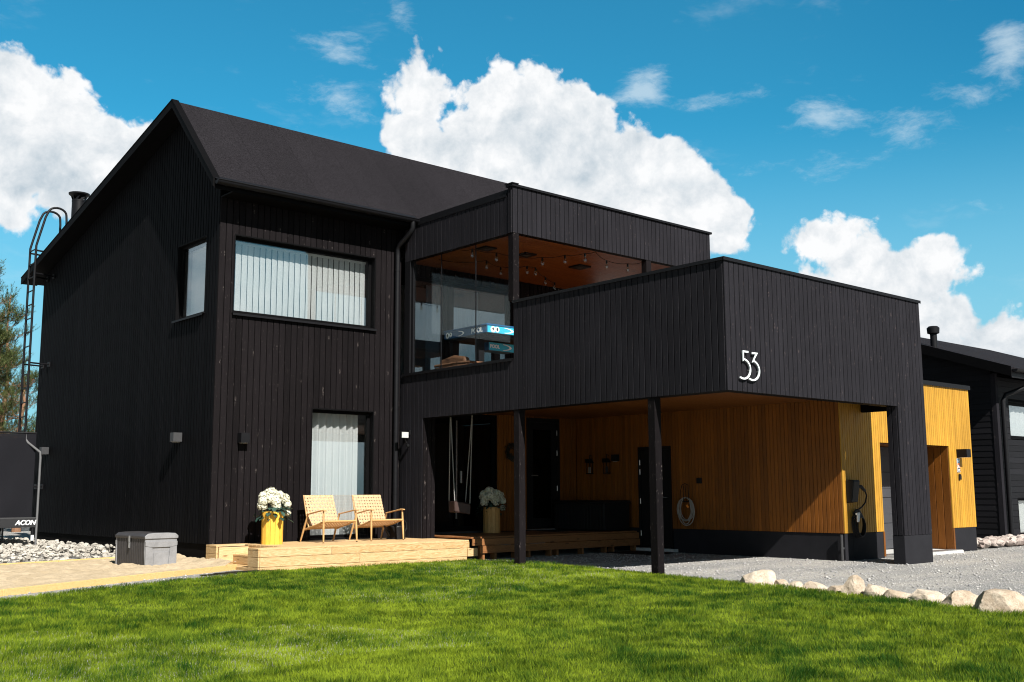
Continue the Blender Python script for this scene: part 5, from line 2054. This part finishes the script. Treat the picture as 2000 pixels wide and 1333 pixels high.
ap = [o for o in SC.objects if o.name.startswith('apron')][-1]
rotL, rotF = (R(90), 0, R(-90)), (R(90), 0, 0)
decal('POOL', .115, M['white'], (PX - .004, PY + .17 + .10, PZT - .085), rotL, ap)
decal('POOL', .085, M['white'], (4.56, PY + .331, 3.575), rotF, rb)


def ball_mark(c, U, N, r, num, rot, parent):
    c, U, N = Vector(c), Vector(U), Vector(N)
    mb = MB()
    mb.prism([c + U * r * math.cos(a) + Vector((0, 0, r * math.sin(a))) for a in np.linspace(0, 2 * math.pi, 25)[:-1]], N * .002)
    mb.build('ball_mark', M['white'], parent)
    decal(num, r * 1.35, M['black_plastic'], c + N * .004, rot, parent)


def swoosh(c, U, N, w, h, parent, mat):
    c, U, N = Vector(c), Vector(U), Vector(N)
    a = [(w * math.cos(q), h * math.sin(q)) for q in np.linspace(-1.35, 1.35, 18)]
    b = [(w * .82 * math.cos(q) - .01, h * .80 * math.sin(q)) for q in np.linspace(1.3, -1.3, 18)]
    mb = MB()
    mb.prism([c + U * p + Vector((0, 0, z)) for p, z in a + b], N * .002)
    mb.build('swoosh', mat, parent)


ball_mark((PX - .003, PY + 1.10, PZT - .085), YN, XN, .052, '9', rotL, ap)
ball_mark((PX - .003, PY + 1.01, PZT - .078), YN, XN, .042, '8', rotL, ap)
swoosh((PX - .003, PY + .82, PZT - .083), YN, XN, .20, .048, ap, M['white'])
ep = [o for o in SC.objects if o.name.startswith('end_panel')][-1]
ball_mark((PX + .13, PY - .009, PZT - .083), XP, YN, .054, '9', rotF, ep)
ball_mark((PX + .225, PY - .009, PZT - .080), XP, YN, .050, '8', rotF, ep)
swoosh((PX + .34, PY - .009, PZT - .083), XP, YN, .26, .050, ep, M['white'])
swoosh((4.70, PY + .331, 3.575), XP, YN, .25, .060, rb, M['white'])

# wicker lounge behind the glass sill
t = thing('wicker_sofa', 'low brown wicker sofa just above the glass sill on the terrace', 'sofa', (4.1, -1.0, 2.72))
mb = MB()
for k in range(10):
    z = 2.74 + k * .055
    mb.tube([(3.80 + .02 * math.sin(k), -.72, z), (3.78, -1.35, z + .0), (3.86, -1.62, z), (4.5, -1.62 , z)], .026, 6)
mb.build('backrest', M['wicker'], t, smooth=True)
mb = MB()
mb.box(3.84, 4.6, -1.58, -.70, 2.76, 3.05)
mb.build('seat', M['wicker'], t, bevel=.04, seg=3)
mb = MB()
mb.prism([(3.82, -1.56, 3.06), (3.82, -.74, 3.06), (3.84, -.80, 3.34), (3.86, -1.15, 3.40), (3.84, -1.50, 3.34)], (.14, 0, 0))
mb.build('cushion', M['wicker'], t, bevel=.05, seg=3)

# ------------------------------------------------------------------ neighbouring house
NX, NY = 15.05, -5.5
NB = thing('house', 'black neighbouring house with lapped siding and a low pitched roof behind the garage', 'house', (NX, NY, -.1))
NEZ = 3.47
slope = .344


def siding(mb, O, U, N, u0, u1, z0, ztop, holes=(), w=.125):
    O, U, N = Vector(O), Vector(U), Vector(N)
    z = z0
    while True:
        zz = z + w - .004
        if not callable(ztop) and z > ztop:
            break
        if z > 6.5:
            break
        segs = [(u0, u1)]
        if callable(ztop):
            us = [u for u in np.linspace(u0, u1, 120) if ztop(u) > zz]
            if not us:
                break
            segs = [(min(us), max(us))]
        else:
            zz = min(zz, ztop)
        for h in holes:
            if h[2] < (z + zz) / 2 < h[3]:
                segs = [s for a, b in segs for s in ((a, min(b, h[0])), (max(a, h[1]), b)) if s[1] - s[0] > .01]
        for a, b in segs:
            poly = [O + U * a + N * d + Vector((0, 0, q)) for d, q in ((-.02, z), (.004, z), (-.003, zz), (-.02, zz))]
            mb.prism(poly, U * (b - a))
        z += w


NW = [(.56, 2.4, 2.12, 2.93), (.70, 2.4, .05, .88)]
mb = MB()
siding(mb, (NX, NY, 0), XP, YN, .10, 9.5, -.02, NEZ - .05, NW)
mb.build('front_wall', M['siding_black'], NB)
mb = MB()
ntop = lambda u: NEZ + .05 + slope * (u + .4) if u < 4.6 else NEZ + .05 + slope * (9.6 - u)
siding(mb, (NX, NY, 0), YP, XN, .10, 9.2, -.02, ntop)
mb.build('gable_wall', M['siding_black'], NB)
mb = MB()
mb.box(NX - .012, NX + .10, NY - .012, NY + .10, -.05, NEZ + .02)
mb.build('corner_board', M['fresh_black'], NB, bevel=.004)
mb = MB()
mb.box(NX + .03, NX + 9.5, NY + .16, NY + 9.2, -.3, NEZ + .1)
for a, b in ((0, .56), (2.4, 9.5)):
    mb.box(NX + a + .03, NX + b, NY + .021, NY + .16, -.3, NEZ - .06)
for z0, z1 in ((-.3, .05), (.88, 2.12), (2.93, NEZ - .06)):
    mb.box(NX + .56, NX + 2.4, NY + .021, NY + .16, z0, z1)
mb.prism([(NX + .03, NY + .02, NEZ), (NX + .03, NY + 9.2, NEZ), (NX + .03, NY + 4.6, NEZ + slope * 4.8)], (9.4, 0, 0))
mb.build('core', M['plinth_black'], NB)
mb = MB()
ey, ez = NY - .55, NEZ - .02
ry, rz = NY + 4.6, NEZ + slope * 5.1
mb.prism([(NX - .42, ey, ez + .09), (NX - .42, ry, rz + .09), (NX - .42, NY + 9.8, ez + .09), (NX - .42, NY + 9.8, ez), (NX - .42, ry, rz), (NX - .42, ey, ez)], (10.4, 0, 0))
nr = mb.build('roof', M['roof'], NB)
mb = MB()
for (ya, za, yb, zb) in ((ey, ez, ry, rz), (ry, rz, NY + 9.8, ez)):
    mb.prism([(NX - .445, ya, za + .11), (NX - .445, yb, zb + .11), (NX - .445, yb, zb - .10), (NX - .445, ya, za - .10)], (.024, 0, 0))
mb.build('bargeboard', M['black_trim'], nr)
mb = MB()
prof = [(NX - .42, ey - .07 + p, ez + .05 + q) for p, q in [(-math.cos(a) * .06, -math.sin(a) * .06) for a in np.linspace(0, math.pi, 8)]]
mb.prism(prof, (10.3, 0, 0))
mb.box(NX - .42, NX + 9.9, ey + .003, ey + .025, ez - .12, ez + .04)
mb.build('gutter', M['black_metal'], nr, smooth=True)
mb = MB()
vx, vy = 15.55, -3.95
vz = ez + slope * (vy - ey)
mb.lathe([(.075, vz), (.075, vz + .38), (.13, vz + .40), (.14, vz + .52), (.10, vz + .56), (0, vz + .565)], 16, (vx, vy, 0))
mb.build('vent_pipe', M['black_metal'], nr, smooth=True)
mb = MB()
mb.tube([(NX + .72, ey - .07, ez), (NX + .72, ey - .06, ez - .16), (NX + .20, NY - .12, ez - .42), (NX + .14, NY - .08, ez - .55), (NX + .14, NY - .075, 1.0), (NX + .14, NY - .075, -.1)], .05, 10)
mb.build('downpipe', M['black_metal'], NB, smooth=True)
for h in NW:
    window(NB, (NX, NY, 0), XP, YN, *h, depth=.06, fr=.06, sill=False)
    pass
curtain('curtain', 'white curtain behind the upper window of the neighbouring house', (NX, NY, 0), XP, YN, .60, 2.36, 2.15, 2.90, .13, M['curtain'], 8, .015)
curtain('curtain', 'white curtain behind the lower window of the neighbouring house', (NX, NY, 0), XP, YN, .74, 2.36, .08, .85, .13, M['curtain'], 8, .015)

# ------------------------------------------------------------------ pines
def pine(name, label, loc, h, seed, rad=1.5):
    rr = random.Random(seed)
    t = thing(name, label, 'tree', loc, rr.uniform(0, 6), world=False)
    mb = MB()
    pts = [(.06 * math.sin(k * 1.3 + seed), .05 * math.cos(k * 1.7 + seed), h * k / 10 - .1) for k in range(11)]
    mb.tube(pts, [.13 * (1 - k / 11) + .012 for k in range(11)], 9)
    tips = []
    for k in range(46):
        f = rr.uniform(.16, .97) ** .9
        z = h * f
        L = rad * (1.08 - f) ** .75 * rr.uniform(.55, 1.1) + .12
        a = rr.uniform(0, 6.283)
        up = rr.uniform(.15, .7) + .5 * f
        p0 = Vector((.03, .03, z))
        d = Vector((math.cos(a), math.sin(a), 0))
        p1 = p0 + d * L * .55 + Vector((0, 0, L * .12 * up))
        p2 = p0 + d * L + Vector((0, 0, L * .55 * up))
        mb.tube([p0, p1, p2], [.022 * (1.1 - f) + .006, .014 * (1.1 - f) + .005, .004], 5)
        for s in np.linspace(.25, 1, 7):
            q = (p0 * (1 - s) ** 2 + p1 * 2 * s * (1 - s) + p2 * s * s)
            for _ in range(4):
                side = Vector((rr.gauss(0, 1), rr.gauss(0, 1), rr.uniform(.1, 1.2))).normalized() * rr.uniform(.10, .42) * (1.15 - s * .5) * (L / rad + .3)
                tips.append((q + side, (side.normalized() * .7 + Vector((0, 0, .7)) + d * .3).normalized()))
                if rr.random() < .6:
                    mb.tube([q, q + side], [.006, .003], 4)
    for _ in range(12):
        tips.append((Vector((rr.gauss(0, .06), rr.gauss(0, .06), h * rr.uniform(.93, 1.03))), Vector((rr.gauss(0, .2), rr.gauss(0, .2), 1)).normalized()))
    mb.build('trunk', M['bark'], t, smooth=True)
    mb = MB()
    for c, d in tips:
        tone = min(1, max(0, rr.gauss(.45, .25)))
        L = rr.uniform(.16, .30)
        a = d.orthogonal().normalized()
        b = d.cross(a)
        for i in range(26):
            s = rr.uniform(-.3, 1)
            an = rr.uniform(0, 6.283)
            o = (a * math.cos(an) + b * math.sin(an))
            p = c + d * (L * s)
            nd = (o * .8 + d * .75).normalized() * rr.uniform(.06, .105)
            w = nd.cross(d).normalized() * .006
            mb.add([p - w, p + w, p + nd], [(0, 1, 2)], tone)
    mb.build('crown', M['needle'], t, recalc=False)
    return t


PIN = [('slender pine with bare reddish trunk showing between its branches, left of the gable wall', (2.55, 22.0), 8.6, 3), ('tall pine at the left picture edge with upright candle tips', (1.35, 21.0), 9.3, 5),
       ('bushy pine close behind the far corner of the gable wall', (3.75, 24.5), 8.3, 9), ('low young pine in front of the taller pines at the left edge', (1.95, 19.0), 6.0, 12),
       ('pine standing farther back between the taller ones', (3.0, 27.5), 8.2, 15), ('young pine beside the ladder foot beyond the trampoline', (2.6, 18.5), 5.0, 21)]
for lab, (x, y), h, sd in PIN:
    pine('pine_tree', lab, (x, y, -.1), h, sd, 1.6)

# ------------------------------------------------------------------ loose stones on the gravel
def pebbles():
    rng = np.random.default_rng(7)
    mb_v, mb_f, tone = [], [], []
    N = 52000
    # denser towards the camera
    P = []
    regs = [((2.0, 20), (-12.5, -2.0)), ((-6, 0), (-4.9, -1.2)), ((-6, .0), (.8, 3.0))]
    xs = np.concatenate([rng.uniform(2.0, 17, 46000), rng.uniform(-6.5, .1, 6000)])
    ys = np.concatenate([rng.uniform(-12.5, -1.8, 46000), rng.uniform(-5.2, -1.1, 6000)])
    keep = ~inside(xs, ys, LAWN) & ~inside(xs, ys, SA)
    keep &= ~((xs > XC) & (ys > YG)) & ~((xs > XPIL) & (xs < XB) & (ys > YB) & (ys < YB + .2)) & ~((xs > -.06) & (xs < 3.8) & (ys > DYF))
    xs, ys = xs[keep], ys[keep]
    octv = np.array([(1, 0, 0), (0, 1, 0), (-1, 0, 0), (0, -1, 0), (0, 0, 1), (0, 0, -1)], float)
    octf = np.array([(0, 1, 4), (1, 2, 4), (2, 3, 4), (3, 0, 4), (1, 0, 5), (2, 1, 5), (3, 2, 5), (0, 3, 5)])
    n = len(xs)
    r = rng.gamma(2.2, .0034, n).clip(.004, .030)
    V = octv[None] * (r[:, None, None] * rng.uniform(.6, 1.2, (n, 6, 1)))
    V[:, :, 2] *= .65
    a = rng.uniform(0, 6.283, n)
    c, s = np.cos(a)[:, None], np.sin(a)[:, None]
    X = V[:, :, 0] * c - V[:, :, 1] * s + xs[:, None]
    Y = V[:, :, 0] * s + V[:, :, 1] * c + ys[:, None]
    Z = V[:, :, 2] + GZ + r[:, None] * .25
    co = np.stack([X, Y, Z], -1).reshape(-1, 3)
    fc = (octf[None] + (np.arange(n) * 6)[:, None, None]).reshape(-1, 3)
    me = bpy.data.meshes.new('loose_stones')
    me.vertices.add(len(co))
    me.vertices.foreach_set('co', co.ravel())
    me.loops.add(fc.size)
    me.loops.foreach_set('vertex_index', fc.ravel().astype(np.int32))
    me.polygons.add(len(fc))
    me.polygons.foreach_set('loop_start', np.arange(0, fc.size, 3, dtype=np.int32))
    at = me.attributes.new('tone', 'FLOAT', 'FACE')
    at.data.foreach_set('value', np.repeat(rng.random(n), 8).astype(np.float32))
    me.update(calc_edges=True)
    me.materials.append(M['pebble'])
    o = bpy.data.objects.new('loose_stones', me)
    COL.objects.link(o)
    tag(o, 'loose grey stones strewn over the gravel yard', 'gravel', kind='stuff')


pebbles()

# ------------------------------------------------------------------ grass
def grass():
    rng = np.random.default_rng(21)
    pts = []
    cam = np.array(CAM)
    fw = np.array((f_.x, f_.y))
    fw = fw / np.linalg.norm(fw)

    def batch(n, r0, r1, half):
        u = rng.random(n)
        r = (np.sqrt(r0) + u * (np.sqrt(r1) - np.sqrt(r0))) ** 2         # density falls as r^-1.5
        a = rng.uniform(-half, half, n)
        dx = fw[0] * np.cos(a) + fw[1] * np.sin(a)
        dy = fw[1] * np.cos(a) - fw[0] * np.sin(a)
        return cam[0] + dx * r, cam[1] + dy * r, r
    x, y, r = batch(950000, 4.6, 21.0, .60)
    # an even fringe right along the lawn's edges
    k = inside(x, y, LAWN)
    x, y, r = x[k], y[k], r[k]
    n = len(x)
    tuft = vnoise(x * 3.1, y * 3.1, 31) * .42 + vnoise(x * 8.5, y * 8.5, 32) * .58
    patch = vnoise(x * .9 + 7, y * .9, 33) * .6 + vnoise(x * .33, y * .33, 34) * .4
    la = vnoise(x * 1.6, y * 1.6, 35) * 9 + vnoise(x * 5, y * 5, 36) * 4
    far = np.maximum(1, r / 6.5) ** .62
    h = (.024 + .044 * tuft ** 1.4) * rng.uniform(.55, 1.25, n) * (1 + .35 * (patch - .5))
    w = .0016 * rng.uniform(.7, 1.4, n) * far
    ang = rng.uniform(0, 6.283, n)
    lean = rng.uniform(.10, .55, n) * h
    lx = lean * np.cos(la) * .8 + rng.normal(0, .32, n) * h
    ly = lean * np.sin(la) * .8 + rng.normal(0, .32, n) * h
    z0 = lawn_z(x, y) - .006
    z0 = np.where(z0 < GZ, GZ, z0)
    bx, by = np.cos(ang) * w, np.sin(ang) * w
    V = np.empty((n, 5, 3), np.float32)
    V[:, 0] = np.stack([x - bx, y - by, z0], -1)
    V[:, 1] = np.stack([x + bx, y + by, z0], -1)
    V[:, 2] = np.stack([x + lx * .30 + bx * .8, y + ly * .30 + by * .8, z0 + h * .58], -1)
    V[:, 3] = np.stack([x + lx * .30 - bx * .8, y + ly * .30 - by * .8, z0 + h * .58], -1)
    V[:, 4] = np.stack([x + lx, y + ly, z0 + h], -1)
    base = (np.arange(n, dtype=np.int32) * 5)[:, None]
    loops = np.concatenate([base + np.array([0, 1, 2, 3], np.int32), base + np.array([3, 2, 4], np.int32)], 1).ravel()
    starts = np.empty((n, 2), np.int32)
    starts[:, 0] = np.arange(n) * 7
    starts[:, 1] = np.arange(n) * 7 + 4
    me = bpy.data.meshes.new('grass')
    me.vertices.add(n * 5)
    me.vertices.foreach_set('co', V.ravel())
    me.loops.add(len(loops))
    me.loops.foreach_set('vertex_index', loops)
    me.polygons.add(n * 2)
    me.polygons.foreach_set('loop_start', starts.ravel())
    at = me.attributes.new('tone', 'FLOAT', 'FACE')
    dry = vnoise(x * 1.1 + 3, y * 1.1 + 8, 38)
    tone = .56 + 0.40 * (vnoise(x * .55 + 2, y * .55, 37) - .5) - 1.45 * (tuft - .45) + rng.normal(0, .20, n) + .20 * (dry - .5)
    at.data.foreach_set('value', np.repeat(tone.clip(0, 1.15), 2).astype(np.float32))
    me.update(calc_edges=True)
    me.materials.append(M['grass'])
    o = bpy.data.objects.new('grass', me)
    COL.objects.link(o)
    tag(o, 'patchy bright green lawn grass in front of the house', 'grass', kind='stuff')


grass()
